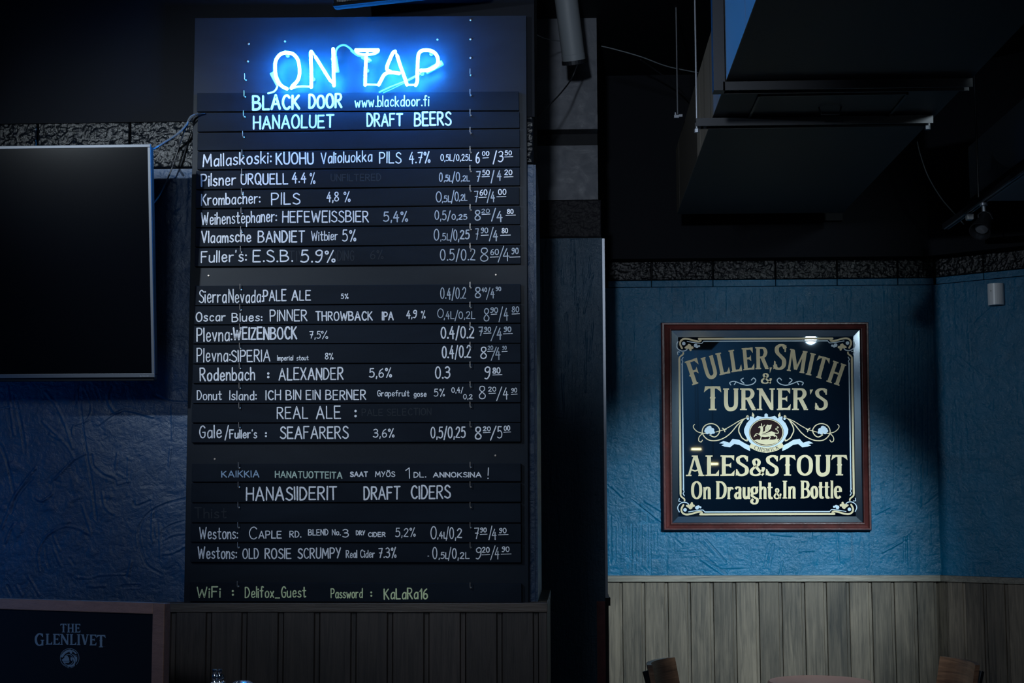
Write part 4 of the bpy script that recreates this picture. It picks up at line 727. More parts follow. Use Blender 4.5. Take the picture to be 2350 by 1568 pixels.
SG['e'] = (44, [('V', 1, [(38, 36), (36, 56), (22, 66), (9, 54), (8, 30), (12, 10), (24, 2), (38, 12)]), (6, 0, [(8, 38), (38, 38)])])
SG[','] = (16, [(12, 0, [(8, 6), (8, 8)]), tri((2, 8), (14, 8), (4, -18))]); SG["'"] = (18, [(13, 0, [(9, 92), (9, 94)]), tri((3, 92), (16, 94), (5, 70))]); SG['.'] = (16, [(14, 0, [(8, 7), (8, 8)])])
SG['C'] = (62, [('V', 1, [(52, 84), (38, 95), (20, 86), (10, 50), (20, 12), (38, 4), (54, 18)]), tri((48, 86), (56, 98), (56, 68), (50, 70))])
SG['W'] = (96, [(SW, 0, [(12, 98), (30, 4)]), (TW, 0, [(30, 4), (48, 90)]), (SW, 0, [(48, 90), (66, 4)]), (TW, 0, [(66, 4), (84, 98)])]+sf(12, bot=False, hw=10)+sf(84, bot=False, hw=9))
SG['K'] = (66, [st(15), (TW, 0, [(18, 46), (52, 96)]), (SW, 0, [(28, 56), (56, 4)])]+sf(15)+sf(57, top=False, hw=9)+sf(52, bot=False, hw=8))
def stext(ink, t, x0, y0, x1, y1, h, curve=None, track=3, wk=1.0, big=None, lift=0.0):
    adv = []; u = 0
    for i, ch in enumerate(t):
        k = (big or {}).get(i, 1.0)
        if ch == ' ': adv.append((u, 24)); u += 24; continue
        adv.append((u, SG[ch][0]*k)); u += SG[ch][0]*k+track
    tot = u-track; dx, dy = x1-x0, y1-y0; kx = dx/tot
    for i, (ch, (a, wch)) in enumerate(zip(t, adv)):
        if ch == ' ': continue
        kk = (big or {}).get(i, 1.0); cxu = (a+wch/2)*kx; bx_ = x0+cxu; by_ = y0+dy*(cxu/dx); ang = 0.0
        if curve: yy, ang = curve(bx_); by_ = yy
        ca, sa = math.cos(ang), math.sin(ang); hh = h*kk
        def T(gx, gy):
            lx = (gx-SG[ch][0]/2)*kk*kx; ly = gy*hh/100
            return (bx_+lx*ca+ly*sa, by_+lx*sa-ly*ca)
        sx = (kx*kk*100+hh)/2*wk
        for wd, sm, pts in SG[ch][1]:
            pp = [T(*p) for p in pts]
            if wd == 'P': ink.poly(pp, lift); continue
            if wd == 'V':
                k1, k2 = SW*sx/100, TW*sx/100
                pp2 = cat(pp, 6); ink.stroke(pp2, k2, False, True, None, lift) if False else None
                ink_v(ink, pp2, k1, k2, -ang, lift)
            else: ink.stroke(pp, wd*sx/100, bool(sm), False, None, lift)
def ink_v(ink, pts, wv, wh, ang, lift):
    ink.k += 1; lift = lift+ink.k % 40*4e-6
    a = []; n = len(pts)
    closed = math.hypot(pts[0][0]-pts[-1][0], pts[0][1]-pts[-1][1]) < 1e-6
    for i, p in enumerate(pts):
        q0 = pts[i-1] if i > 0 else (pts[-2] if closed else p); q1 = pts[i+1] if i < n-1 else (pts[1] if closed else p)
        dx, dy = q1[0]-q0[0], q1[1]-q0[1]; l = math.hypot(dx, dy) or 1e-6; dx /= l; dy /= l
        v = abs(dy); ww = wh+(wv-wh)*v**1.4
        a.append((p[0]-dy*ww/2, p[1]+dx*ww/2, p[0]+dy*ww/2, p[1]-dx*ww/2))
    i0 = ink.mb.add([ink.mp(q[0], q[1])+Vector((0, -lift, 0)) for q in a] + [ink.mp(q[2], q[3])+Vector((0, -lift, 0)) for q in a])
    for k in range(n-1): ink.mb.face([i0+k, i0+k+1, i0+n+k+1, i0+n+k])
def m2(x, y): return (1500+x/3.1353, 730+y/3.136)
YI = YG-0.0004
def gtext(*a, **k):
    ink = Ink(YI); stext(ink, *a, **k); ink.build('gold_lettering', M['gold'], pm)
ccx, ccy = m2(803, 368)
def arc(bx_):
    t = (bx_-ccx)/166.0; y = ccy+38.5*t*t; return y, math.atan(2*38.5*t/166.0)*0.80
a = m2(275, 0)[0]; b = m2(1340, 0)[0]
gtext( 'FULLER,SMITH', a, ccy, b, ccy, 51, arc, 2, 1.0, {0: 1.12, 7: 1.16})
x0, y0 = m2(362, 664); x1, _ = m2(1254, 664); gtext( "TURNER'S", x0, y0, x1, y0-0.5, 50, None, 4, 1.0, {0: 1.10})
x0, y0 = m2(232, 1138); x1, _ = m2(1396, 1138); gtext( 'ALES&STOUT', x0, y0, x1, y0-1.5, 47, None, 2, 1.0, {4: 0.85})
x0, y0 = m2(268, 1304); x1, _ = m2(858, 1304); gtext( 'On Draught', x0, y0, x1, y0-0.5, 41, None, 2)
x0, y0 = m2(864, 1303); x1, _ = m2(918, 1303); gtext( '&', x0, y0, x1, y0-0.3, 25)
x0, y0 = m2(925, 1300); x1, _ = m2(1352, 1300); gtext( 'In Bottle', x0, y0, x1, y0-0.5, 41, None, 1)
x0, y0 = m2(770, 472); x1, _ = m2(850, 472); gtext( '&', x0, y0, x1, y0, 24)
# gold and silver borders with corner scrolls
gi = Ink(YI); si = Ink(YI)
CQ = {(0, 0): (1559, 778), (1, 0): (1955, 777), (0, 1): (1562, 1181), (1, 1): (1959.5, 1180)}
def z3c(x, y): return ((x-185)/6.4, (y-147)/6.4)
for (i, j), (kx_, ky_) in CQ.items():
    sx, sy = (1 if i == 0 else -1), (1 if j == 0 else -1)
    def cm(x, y): dx, dy = z3c(x, y); return (kx_+sx*dx, ky_+sy*dy)
    gi.stroke([cm(*p) for p in [(470, 148), (500, 170), (470, 186), (400, 172), (320, 150), (250, 148), (205, 180), (198, 230), (225, 285)]], 4.2, True)
    gi.stroke([cm(*p) for p in [(243, 350), (238, 375), (205, 400), (186, 425), (185, 460)]], 3.6, True)
    si.stroke([cm(*p) for p in [(545, 180), (525, 200), (510, 212), (430, 205), (300, 184)]], 1.8, True)
    si.stroke([cm(*p) for p in [(165, 185), (142, 240), (165, 295), (220, 325), (270, 320), (300, 300)]], 2.2, True)
    si.stroke([cm(*p) for p in [(190, 340), (160, 340), (165, 380)]], 1.8, True)
    si.stroke([cm(*p) for p in [(240, 420), (222, 455), (235, 480), (220, 520)]], 2.0, True)
    for x, y, r in [(330, 255, 5), (345, 280, 4.5), (300, 270, 4), (375, 275, 3), (350, 310, 2.6), (275, 275, 2.2)]: gi.disc(*cm(x, y), r)
    for x, y, r in [(250, 215, 4.2), (425, 245, 4.4), (445, 262, 3.2), (475, 252, 2.5)]: si.disc(*cm(x, y), r)
    gi.disc(*cm(325, 235), 2.4)
c_ = CQ
def edge(ink_, p, q, w_): ink_.stroke([p, q], w_, False, False)
for j in (0, 1):
    A, B = c_[(0, j)], c_[(1, j)]; s_ = 1 if j == 0 else -1
    edge(gi, (A[0]+44, A[1]), (B[0]-44, B[1]), 4.4); edge(si, (A[0]+55, A[1]+s_*5.6), (B[0]-55, B[1]+s_*5.6), 2.6)
for i in (0, 1):
    A, B = c_[(i, 0)], c_[(i, 1)]; s_ = 1 if i == 0 else -1
    edge(gi, (A[0], A[1]+46), (B[0], B[1]-46), 4.6); edge(si, (A[0]+s_*6.6, A[1]+56), (B[0]+s_*6.6, B[1]-56), 2.8)
def m5(x, y): return (1580+x/6.714, 930+y/6.714)
for mirr in (0, 1):
    def q5(x, y): return m5(2395-x if mirr else x, y)
    for pts, w_ in [([(900, 195), (780, 245), (640, 330), (540, 380), (420, 415)], 1.9), ([(860, 215), (760, 300), (660, 420), (560, 500), (440, 545), (320, 540), (240, 480), (212, 400), (250, 320), (340, 285), (430, 310), (480, 380), (460, 450), (400, 492), (330, 462)], 2.4),
                   ([(95, 300), (75, 320), (85, 360), (140, 410), (230, 435), (330, 432)], 2.0), ([(212, 440), (165, 490), (160, 550), (195, 568), (215, 540)], 2.0), ([(845, 225), (785, 330), (775, 400), (795, 450), (830, 510), (900, 552), (905, 525)], 2.6),
                   ([(520, 355), (550, 375), (560, 410)], 2.2), ([(530, 385), (580, 375)], 2.2), ([(895, 175), (915, 165), (920, 185)], 2.6)]:
        gi.stroke([q5(*p) for p in pts], w_, True)
    gi.poly([q5(*p) for p in [(985, 110), (1015, 150), (1010, 190), (975, 165)]])
    for x, y, r in [(325, 390, 6.5), (285, 380, 5), (365, 385, 5), (325, 350, 5), (290, 420, 4.5), (345, 425, 4.5), (385, 420, 3.4), (300, 352, 3.6), (265, 400, 3.4)]: si.disc(*q5(x, y), r, 9)
    si.disc(*q5(915, 210), 2.8)
    rib = [(470, 590), (540, 552), (630, 580), (680, 520), (780, 535), (870, 590), (945, 625), (950, 710), (870, 672), (780, 612), (705, 600), (640, 652), (560, 640), (505, 622), (550, 598)]
    rb = [q5(*p) for p in rib]; si.poly(rb[::-1] if mirr else rb)
    sc_ = [(555, 482), (548, 465), (580, 456), (625, 472), (670, 484), (715, 474), (735, 450), (720, 432), (704, 446)]
    si.stroke([m2(1624-x if mirr else x, y) for x, y in sc_], 2.2, True); si.stroke([m2(1624-x if mirr else x, y) for x, y in [(650, 470), (628, 448), (645, 434)]], 2.4, True)
    si.stroke([m2(1624-x if mirr else x, y) for x, y in [(590, 465), (580, 480)]], 2.2)
cart = [(1197, 125), (1225, 145), (1222, 180), (1250, 185), (1330, 165), (1375, 205), (1400, 180), (1450, 175), (1448, 225), (1500, 285), (1538, 370), (1535, 430), (1500, 500), (1450, 575), (1390, 625), (1300, 660)]
full = cart + [(2394-x, y) for x, y in cart[::-1][:-1]]
si.poly([m5(*p) for p in full])
gi.build('gold_ornament', M['gold'], pm); si.build('silver_ornament', M['silver'], pm)
def ring(ink_, cx_, cy_, rx, ry, w_, lift): ink_.stroke([(cx_+rx*math.cos(6.28319*k/48), cy_+ry*math.sin(6.28319*k/48)) for k in range(48)]+[(cx_+rx, cy_)], w_, False, False, lift=lift)
mi_ = Ink(YI-0.0004); cx5, cy5 = m5(1200, 422); mi_.disc(cx5, cy5, 268/6.714, 48, 218/6.714); mi_.build('medallion', M['maroon'], pm)
go = Ink(YI-0.0008)
def elr(rx, ry, w_):
    go.mb.cur = 0; n = 56; A = [(cx5+rx*math.cos(6.28319*k/n), cy5+ry*math.sin(6.28319*k/n)) for k in range(n)]; B = [(cx5+(rx-w_)*math.cos(6.28319*k/n), cy5+(ry-w_)*math.sin(6.28319*k/n)) for k in range(n)]
    i = go.mb.add([go.mp(*p) for p in A+B])
    for k in range(n): k2 = (k+1) % n; go.mb.face([i+k, i+k2, i+n+k2, i+n+k])
elr(262/6.714, 212/6.714, 1.9)
for pl_ in [[(1085, 425), (1180, 440), (1280, 402), (1335, 425), (1325, 470), (1250, 482), (1180, 492), (1105, 482)], [(1095, 440), (1110, 385), (1105, 345), (1072, 350), (1100, 322), (1150, 335), (1150, 385), (1140, 430)],
            [(1120, 425), (1180, 400), (1185, 340), (1215, 300), (1240, 310), (1285, 300), (1270, 360), (1225, 405), (1180, 430)],
            [(1010, 545), (1060, 528), (1110, 536), (1200, 526), (1290, 534), (1400, 518), (1370, 570), (1290, 602), (1195, 612), (1095, 592)]]: go.poly([m5(*p) for p in pl_][::-1])
for pts, w_ in [([(1130, 330), (1124, 288)], 1.8), ([(1145, 335), (1172, 308)], 1.6), ([(1325, 430), (1380, 432), (1375, 392), (1342, 368), (1385, 345), (1368, 335)], 1.7), ([(1105, 460), (1050, 440), (1012, 488)], 1.8), ([(1050, 465), (1020, 470)], 1.6),
                ([(1125, 478), (1108, 532)], 2.0), ([(1245, 478), (1258, 502), (1215, 545)], 2.0), ([(1318, 455), (1362, 492), (1345, 530)], 2.0), ([(1290, 460), (1330, 480)], 2.4)]: go.stroke([m5(*p) for p in pts], w_, len(pts) > 2)
go.poly([m5(*p) for p in [(965, 590), (1080, 640), (1200, 655), (1320, 640), (1440, 578), (1472, 640), (1350, 708), (1200, 738), (1060, 712), (932, 650)]][::-1])
go.build('emblem', M['gold'], pm)
di = Ink(YI-0.0012)
def arc2(bx_):
    t = (bx_-m5(1200, 0)[0])/34.0; return m5(0, 724)[1]-10.5*t*t, -math.atan(21*t/34.0)
stext(di, 'CHISWICK', m5(1000, 0)[0], 0, m5(1405, 0)[0], 0, 9, arc2, 8, 0.8)
for pts in ([(1130, 455), (1200, 452), (1260, 440)], [(1215, 330), (1200, 390)], [(1245, 325), (1220, 395)]): di.stroke([m5(*p) for p in pts], 0.6)
di.build('dark_lettering', M['dark_ink'], pm)

# ------------------------------------------------------------------ television
TR = P(345, 331, 3.76); rb_ = ray(355, 866); BR = CAM+rb_*((TR.x)/rb_.x)
dn = BR-TR; hgt = dn.length; dn.normalize(); rt = Vector((1, 0, 0)); nv = rt.cross(dn).normalized()
if nv.y > 0: nv = -nv
W_ = hgt*1.765
tv = thing('television', tuple(TR-rt*W_/2+dn*hgt), 'large flat television, switched off, grey bezel, tilted forward on the left wall', 'television')
TVP = (TR, nv)
def tvbox(u0, u1, v0, v1, n0, n1, name, mm, bev=0.0): # u from right edge leftwards, v downwards
    o = MB(); c = TR-rt*u1+dn*v1+nv*n0; o.obox(c, rt*(u1-u0), nv*(n1-n0), -dn*(v1-v0)); return o.build(name, mm, tv, bevel=bev)
b_ = 0.0075
tvbox(0.004, W_-0.004, 0.004, hgt-0.004, -0.045, -0.004, 'housing', M['black_plastic'], 0.003)
tvbox(b_, W_-b_, b_, hgt-b_*1.4, -0.0035, -0.001, 'screen', M['screen'])
tvbox(0, W_, 0, b_, -0.006, 0.001, 'bezel', M['bezel'], 0.0008); tvbox(0, W_, hgt-b_*1.4, hgt, -0.006, 0.001, 'bezel', M['bezel'], 0.0008)
tvbox(0, b_, b_, hgt-b_*1.4, -0.006, 0.001, 'bezel', M['bezel'], 0.0008); tvbox(W_-b_, W_, b_, hgt-b_*1.4, -0.006, 0.001, 'bezel', M['bezel'], 0.0008)
tvbox(0.004, W_-0.004, hgt-0.004, hgt+0.010, -0.040, -0.008, 'lower_housing', M['black_plastic'], 0.002)
tvbox(W_*0.35, W_*0.65, hgt*0.3, hgt*0.7, -0.16, -0.045, 'wall_mount', M['black_metal'])
ik = Ink((TR+nv*0.0014, nv)); ik.text('ULTRA HD', 321, 865.4, 341, 865.2, 3.6, 0.7, 0); ik.build('bezel_lettering', M['grey_metal'], tv)
# cables between television and board
def cable(name, pts, r, mt, label, n=7):
    w_ = [P(x, y, d) for x, y, d in pts]; o = MB(); o.tube([Vector(q) for q in cat([tuple(q) for q in w_], 6)], r, n); return tag(o.build(name, mt, smooth=True), label, 'cable')
cable('cable', [(335, 352, 3.86), (352, 342, 3.93), (380, 325, 3.96), (410, 305, 3.97), (428, 285, 3.975), (438, 268, 3.98), (455, 262, 3.985)], 0.0030, M['cable_grey'], 'grey cable running from the television top corner to the board')
cable('cable', [(345, 470, 3.90), (358, 460, 3.98), (378, 425, 4.0), (395, 385, 4.0), (408, 345, 4.0), (420, 308, 3.985), (436, 275, 3.975), (452, 263, 3.975), (470, 260.5, 3.983)], 0.0022, M['cable_black'], 'thin black cable looping behind the television beside the board')
cable('cable', [(440, 300, 4.015), (430, 330, 4.02), (420, 365, 4.02), (414, 382, 4.02)], 0.0020, M['cable_black'], 'short thin dark diagonal crossing the black tiles beside the board')  # dark diagonal drawn as a thin black tube

# ------------------------------------------------------------------ speaker on the soffit
sp = thing('speaker', tuple(P(905, 22, 3.85)), 'black loudspeaker with a perforated grille hanging above the neon sign', 'speaker')
sa = P(764, 16, 3.85); sb = P(1062, -17, 3.86); su = (sb-sa).normalized(); sup = (Vector((0, 0, 1))-su*su.z).normalized(); sn = su.cross(sup)
if sn.y > 0: sn = -sn
o = MB(); o.obox(sa-sn*0.035, su*0.42, sn*0.030, sup*0.24); o.build('cabinet', M['speaker_shell'], sp, bevel=0.008)
o = MB(); o.obox(sa+sup*0.009-sn*0.004+su*0.012, su*0.396, sn*0.010, sup*0.22); o.build('grille', M['grille'], sp, bevel=0.002)
o = MB(); o.obox(sa-sn*0.005, su*0.42, sn*0.010, sup*0.0085); o.build('rim', M['speaker_shell'], sp, bevel=0.0025)
o = MB(); o.tube([sa+su*0.2+sup*0.12-sn*0.035, sa+su*0.2+sup*0.12-sn*0.035+Vector((0, 0.10, 0.0))], 0.012, 10); o.build('bracket', M['black_metal'], sp)

# ------------------------------------------------------------------ framed advertising chalkboard at lower left
ga = P(380, 1385, 3.42); gb = P(0, 1373.5, 3.58); gd = (ga-gb); gd.z = 0; gd.normalize(); gn = Vector((gd.y, -gd.x, 0))
if gn.y > 0: gn = -gn
GPL = (Vector((ga.x, ga.y, 0)), gn); gz = ga.z; GW = 0.62
gp = thing('framed_chalkboard', (ga.x-gd.x*GW/2, ga.y-gd.y*GW/2, 0), 'brown framed black board lettered THE GLENLIVET'.replace('THE GLENLIVET', 'in grey serif capitals over a round emblem'), 'sign board')
def gbox(u0, u1, z0, z1_, n0, n1, name, mm, bev=0.002):
    o = MB(); c = Vector((ga.x, ga.y, 0))-gd*u1+gn*n0; c.z = z0; o.obox(c, gd*(u1-u0), gn*(n1-n0), (0, 0, z1_-z0)); return o.build(name, mm, gp, bevel=bev)
sw = (P(380, 1420, GPL)-P(352.5, 1420, GPL)).length; rh = P(300, 1383, GPL).z-P(300, 1408.5, GPL).z
gbox(0, sw, 0.05, gz, -0.02, 0.004, 'frame_stile', M['frame_wood']); gbox(GW*1.35, GW*1.35+sw, 0.05, gz, -0.02, 0.004, 'frame_stile', M['frame_wood'])
gbox(sw+0.0005, GW*1.35-0.0005, gz-rh, gz, -0.02, 0.002, 'frame_rail', M['frame_wood']); gbox(sw+0.0005, GW*1.35-0.0005, 0.05, 0.05+rh, -0.02, 0.002, 'frame_rail', M['frame_wood'])
gbox(sw, GW*1.35, 0.05+rh, gz-rh, -0.014, -0.006, 'black_panel', M['black_paint'], 0)
for u in (0.02, GW*1.35+0.0): gbox(u, u+0.03, 0, 0.05, -0.016, 0.0, 'foot', M['frame_wood'])
PL = (Vector((ga.x, ga.y, 0))+gn*(-0.0057), gn)
def m6(x, y): return (x/4.896, 1300+y/4.896)
ik = Ink(PL)
def m6t(t, x0, x1, ya, yb, h, **k): a = m6(x0, ya); b = m6(x1, yb); stext(ik, t, a[0], a[1], b[0], b[1], h/4.896, **k)
m6t('THE', 676, 905, 742, 745, 97, wk=0.95); m6t('G', 388, 500, 892, 893, 140); m6t('LENLIVE', 512, 1084, 880, 890, 122, track=2); m6t('T', 1082, 1188, 910, 911, 140); m6t('.', 1160, 1190, 908, 908, 90)
ecx, ecy = m6(783, 1030)
def circ(cx_, cy_, r, w_, a0=0, a1=6.28319, n=40):
    ik.stroke([(cx_+r*math.cos(a0+(a1-a0)*k/n), cy_+r*math.sin(a0+(a1-a0)*k/n)) for k in range(n+1)], w_, True, False) if False else ink_v(ik, [(cx_+r*math.cos(a0+(a1-a0)*k/n), cy_+r*math.sin(a0+(a1-a0)*k/n)) for k in range(n+1)], w_, w_, 0, 0)
circ(ecx, ecy, 21.5, 1.1, 2.3, 7.1)
def m7(x, y): return (130+x/10.592, 1420+y/10.592)
ik.stroke([m7(*p) for p in [(130, 920), (180, 850), (250, 800), (330, 780), (350, 830)]], 5.5, True)
ik.stroke([m7(*p) for p in [(380, 780), (430, 810), (470, 850)]], 3.2, True); ik.stroke([m7(*p) for p in [(370, 870), (440, 890), (500, 915)]], 1.0, True)
ik.poly([m7(*p) for p in [(125, 1000), (180, 960), (215, 905), (260, 900), (300, 960), (310, 1025), (140, 1030)]])
ik.stroke([m7(*p) for p in [(190, 930), (250, 880), (330, 880), (390, 940), (400, 1040), (350, 1110), (260, 1130), (180, 1080), (145, 1020)]], 1.2, True)
ik.poly([m7(*p) for p in [(345, 920), (380, 960), (385, 1010), (355, 1030), (335, 990)]])
ik.stroke([m7(*p) for p in [(400, 960), (440, 1030), (420, 1110), (350, 1150), (280, 1150)]], 3.6, True); ik.poly([m7(*p) for p in [(400, 890), (500, 940), (500, 1010), (480, 1070), (450, 980)]])
ik.poly([m7(*p) for p in [(155, 1040), (320, 1038), (300, 1075), (180, 1080)]])
def arc3(bx_):
    t = (bx_-ecx)/14.0; return m7(0, 1205)[1]-6.5*t*t, -math.atan(13*t/14.0)
for ch, xx in zip('ESTD.1824', [185, 215, 245, 278, 310, 340, 372, 402, 432]):
    x_, _ = m7(xx, 0); y_, an = arc3(x_); ik.text(ch, x_-1.1, y_, x_+1.2, y_, 3.6, 0.75, 0)
ik.build('grey_lettering', mat('grey_sign_paint', (0.20, 0.27, 0.34), 0.6), gp)

# ------------------------------------------------------------------ ceiling services
# hanging duct
dX0 = P(1663, 194, 5.0); s_ = (2.44-1.40)/(dX0.z-1.40); zb_ = 2.44; xd0 = dX0.x*s_
tt = P(1603, 169, 5.0); zt_ = 1.40+(tt.z-1.40)*xd0/tt.x
r_ = P(2150, 263, 5.0); xd1 = r_.x*(zb_-1.40)/(r_.z-1.40)
du = thing('ventilation_duct', ((xd0+xd1)/2, 4.0, zb_), 'big dark rectangular duct hanging under the ceiling above the mirror', 'duct')
o = MB(); o.box(xd0+0.002, xd1, 0.9, 5.56, zb_, zt_); o.build('duct_body', M['duct'], du)
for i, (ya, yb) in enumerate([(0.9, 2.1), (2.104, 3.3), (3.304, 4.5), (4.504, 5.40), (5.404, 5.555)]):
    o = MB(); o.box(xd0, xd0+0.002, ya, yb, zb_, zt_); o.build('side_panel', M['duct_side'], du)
def yat(px, py, z): r = ray(px, py); return (z-CAM.z)/r.z*r.y
hy0, hy1 = yat(1900, 214, zb_), yat(1900, 276, zb_)
hx0, hx1 = P(1740, 214, hy0).x, P(2085, 214, hy0).x
o = MB()
for a in ((hx0, hx0+0.006), (hx1-0.006, hx1)): o.box(a[0], a[1], hy0, hy1, zb_-0.006, zb_-0.0002)
o.box(hx0, hx1, hy0, hy0+0.006, zb_-0.006, zb_-0.0002); o.box(hx0, hx1, hy1-0.006, hy1, zb_-0.006, zb_-0.0002); o.build('hatch_frame', M['dark_iron'], du)
o = MB(); hm = (hy0+hy1)/2; hxm = P(1905, 245, hm).x
o.tube([(hxm-0.03, hm, zb_), (hxm-0.024, hm, zb_-0.02), (hxm+0.024, hm, zb_-0.02), (hxm+0.03, hm, zb_)], 0.0025, 8); tag(o.build('hatch_handle', M['dark_iron'], du), 'small loop handle of the hatch')
# support struts
def strut(px0, px1, py, name, lab, vert=None):
    z = zb_-0.003; y = yat((px0+px1)/2, py, z-0.02); a = P(px0, py, y); b = P(px1, py, y)
    t = thing(name, (a.x, y, z-0.04), lab, 'support bracket')
    o = MB(); o.box(a.x, b.x, y-0.02, y+0.02, z-0.004, z); o.box(a.x, b.x, y-0.02, y-0.016, z-0.022, z-0.004); o.box(a.x, b.x, y+0.016, y+0.02, z-0.022, z-0.004); o.build('channel', M['dark_iron'], t)
    return t, a, b, y, z
t, a, b, y, z = strut(1658, 2228, 206, 'duct_strut', 'nearer dark channel crossing under the duct, with an upright on its left end')
o = MB(); xv0, xv1 = P(1640, 205, y).x, P(1662, 205, y).x; o.box(xv0-0.004, xd0-0.003, y-0.02, y+0.02, zb_-0.025, zt_+0.22); o.build('upright_channel', M['dark_iron'], t)
t, a, b, y, z = strut(1596, 2138, 288, 'duct_strut', 'farther dark channel crossing under the duct, hung from a thin rod')
o = MB(); xr = P(1599, 270, y).x
o.tube([(xr, y, z-0.035), (xr, y, CEIL)], 0.0025, 8); o.build('threaded_rod', M['grey_metal'], t)
o = MB(); o.lathe((xr, y, z-0.036), (0, 0, 1), [(0.008, 0), (0.008, 0.010), (0.004, 0.012)], 6); o.build('nut', M['grey_metal'], t)
xr2 = b.x-0.012; o = MB(); o.tube([(xr2, y, z-0.035), (xr2, y, CEIL)], 0.0035, 8); o.build('threaded_rod', M['grey_metal'], t)
o = MB(); o.lathe((xr2, y, z-0.036), (0, 0, 1), [(0.008, 0), (0.008, 0.010), (0.004, 0.012)], 6); o.build('nut', M['grey_metal'], t)
# loose rod with clip
t = thing('hanging_rod', tuple(P(1555, 268, 5.0)), 'thin rod hanging alone left of the duct with a small clip at its end', 'rod')
a = P(1555, 262, 5.0); o = MB(); o.tube([a, (a.x, a.y, CEIL)], 0.0024, 8); o.build('rod', M['grey_metal'], t)
o = MB(); o.box(a.x-0.012, a.x+0.004, a.y-0.006, a.y+0.006, a.z-0.014, a.z-0.004); o.box(a.x-0.010, a.x-0.006, a.y-0.008, a.y+0.008, a.z-0.008, a.z+0.004); o.box(a.x+0.004, a.x+0.016, a.y-0.005, a.y+0.005, a.z-0.010, a.z-0.002); o.build('clip', M['grey_metal'], t)
# small tab on the duct edge and far ledge
a = P(1603, 338, 5.3); b = P(1641, 362, 5.3); o = MB(); o.box(a.x, b.x, 5.3, 5.31, b.z, a.z+0.01); tag(o.build('metal_tab', M['dark_iron']), 'small square metal tab under the left edge of the duct', 'metal tab')
yl = 5.82; a = P(1590, 495, yl); b = P(1932, 508, yl); o = MB(); o.box(a.x, b.x, yl-0.02, yl+0.008, b.z, a.z); tag(o.build('ledge_board', M['black_paint']), 'thin dark batten on the beam at the far end of the duct', 'batten')
# pipe, upper left of the pier
t = thing('drain_pipe', tuple(P(1318, 150, 4.8)), 'thick grey pipe coming down at a slant beside the pier top', 'pipe')
a = P(1317, 138, 4.8); b = P(1292, -60, 4.7); d = (b-a).normalized(); o = MB()
o.lathe(a, d, [(0.0385, 0), (0.0385, 0.02), (0.0375, 0.021), (0.0375, 0.9)], 28); o.build('pipe', M['pipe_grey'], t, smooth=True)
o = MB(); o.lathe(a-d*0.012, d, [(0.040, 0), (0.040, 0.013)], 24); o.build('end_cap', M['black_metal'], t)
# wires
def wire(pts, r, mt, lab): return cable('wire', pts, r, mt, lab)
wire([(1228, 78, 4.5), (1250, 88, 4.7), (1275, 93, 4.85), (1300, 96, 4.9)], 0.0016, M['cable_grey'], 'thin pale wire passing behind the slanted pipe')
wire([(1380, 106, 5.0), (1410, 113, 5.0), (1470, 130, 5.0), (1530, 152, 5.05), (1597, 166, 5.1), (1640, 175, 5.2)], 0.0020, M['cable_grey'], 'thin wire sagging from the pier towards the duct')
wire([(1325, 148, 4.78), (1312, 180, 4.8), (1290, 210, 4.7), (1262, 240, 4.6), (1234, 266, 4.5)], 0.0024, M['cable_black'], 'black cable dropping from the pipe end to the wall corner')
wire([(2105, 325, 5.35), (2112, 355, 5.35), (2130, 405, 5.35), (2160, 455, 5.38), (2190, 490, 5.4), (2212, 515, 5.42)], 0.0020, M['cable_grey'], 'thin wire curving down to the white plug on the lamp track')
wire([(1470, 137, 5.4), (1500, 158, 5.5), (1550, 195, 5.6), (1585, 236, 5.7)], 0.0028, M['cable_black'], 'dark cable running to the left side of the duct')
# grey beam at right with torn paper
xb = P(2224, 400, 5.35); bm0 = P(2226, 462, 5.35).z; bm1 = P(2222, 338, 5.35).z; XB = xb.x
t = thing('side_beam', (XB+0.1, 3.5, bm0), 'grey boxed beam with torn paint at the right above the lamp track', 'beam')
o = MB(); o.box(XB, XB+0.25, 2.6, 5.35, bm0, bm1); o.build('beam_body', M['beam_grey'], t)
o = MB(); BPx = (Vector((XB-0.0008, 0, 0)), Vector((-1, 0, 0)))
def pb(x, y): return P(x, y, BPx)
poly = [(2277, 355), (2286, 370), (2310, 385), (2350, 375), (2380, 350), (2400, 330), (2420, 345), (2350, 392), (2300, 415), (2281, 425), (2281, 405), (2260, 395), (2272, 390)]
i = o.add([pb(*p) for p in poly]); o.face(list(range(i, i+len(poly)))); tag(o.build('torn_patch', M['grey_metal'], t), 'pale torn patch')
o = MB(); o.box(XB-0.012, XB+0.002, 2.6, 5.35, bm0-0.022, bm0-0.0005); o.build('lower_edge', M['black_metal'], t)
# lamp track with spot heads
RX = P(2170, 526, 5.45); XR, ZR = RX.x, RX.z
t = thing('track_rail', (XR, 4.0, ZR), 'black lamp track running from the far beam towards the viewer at right', 'lamp track')
o = MB(); o.box(XR-0.012, XR+0.012, 2.7, 5.45, ZR, ZR+0.020); o.build('rail_bar', M['black_metal'], t, bevel=0.002)
o = MB(); o.box(XR-0.008, XR-0.004, 2.75, 5.44, ZR-0.003, ZR-0.0002); o.box(XR+0.004, XR+0.008, 2.75, 5.44, ZR-0.003, ZR-0.0002); o.build('conductor_strip', M['grey_metal'], t)
yp = P(2222, 505, 5.3); k = XR/ray(2222, 505).x; yp = k*ray(2222, 505).y
o = MB(); o.box(XR-0.006, XR+0.016, yp-0.014, yp+0.014, ZR-0.024, ZR-0.0035); o.build('feed_plug', M['white_plastic'], t, bevel=0.003)
for hgy in (2.9, 3.6, 4.3, 5.0):
    o = MB(); o.tube([(XR, hgy, ZR+0.020), (XR, hgy, CEIL)], 0.003, 6); o.build('hanger', M['black_metal'], t)
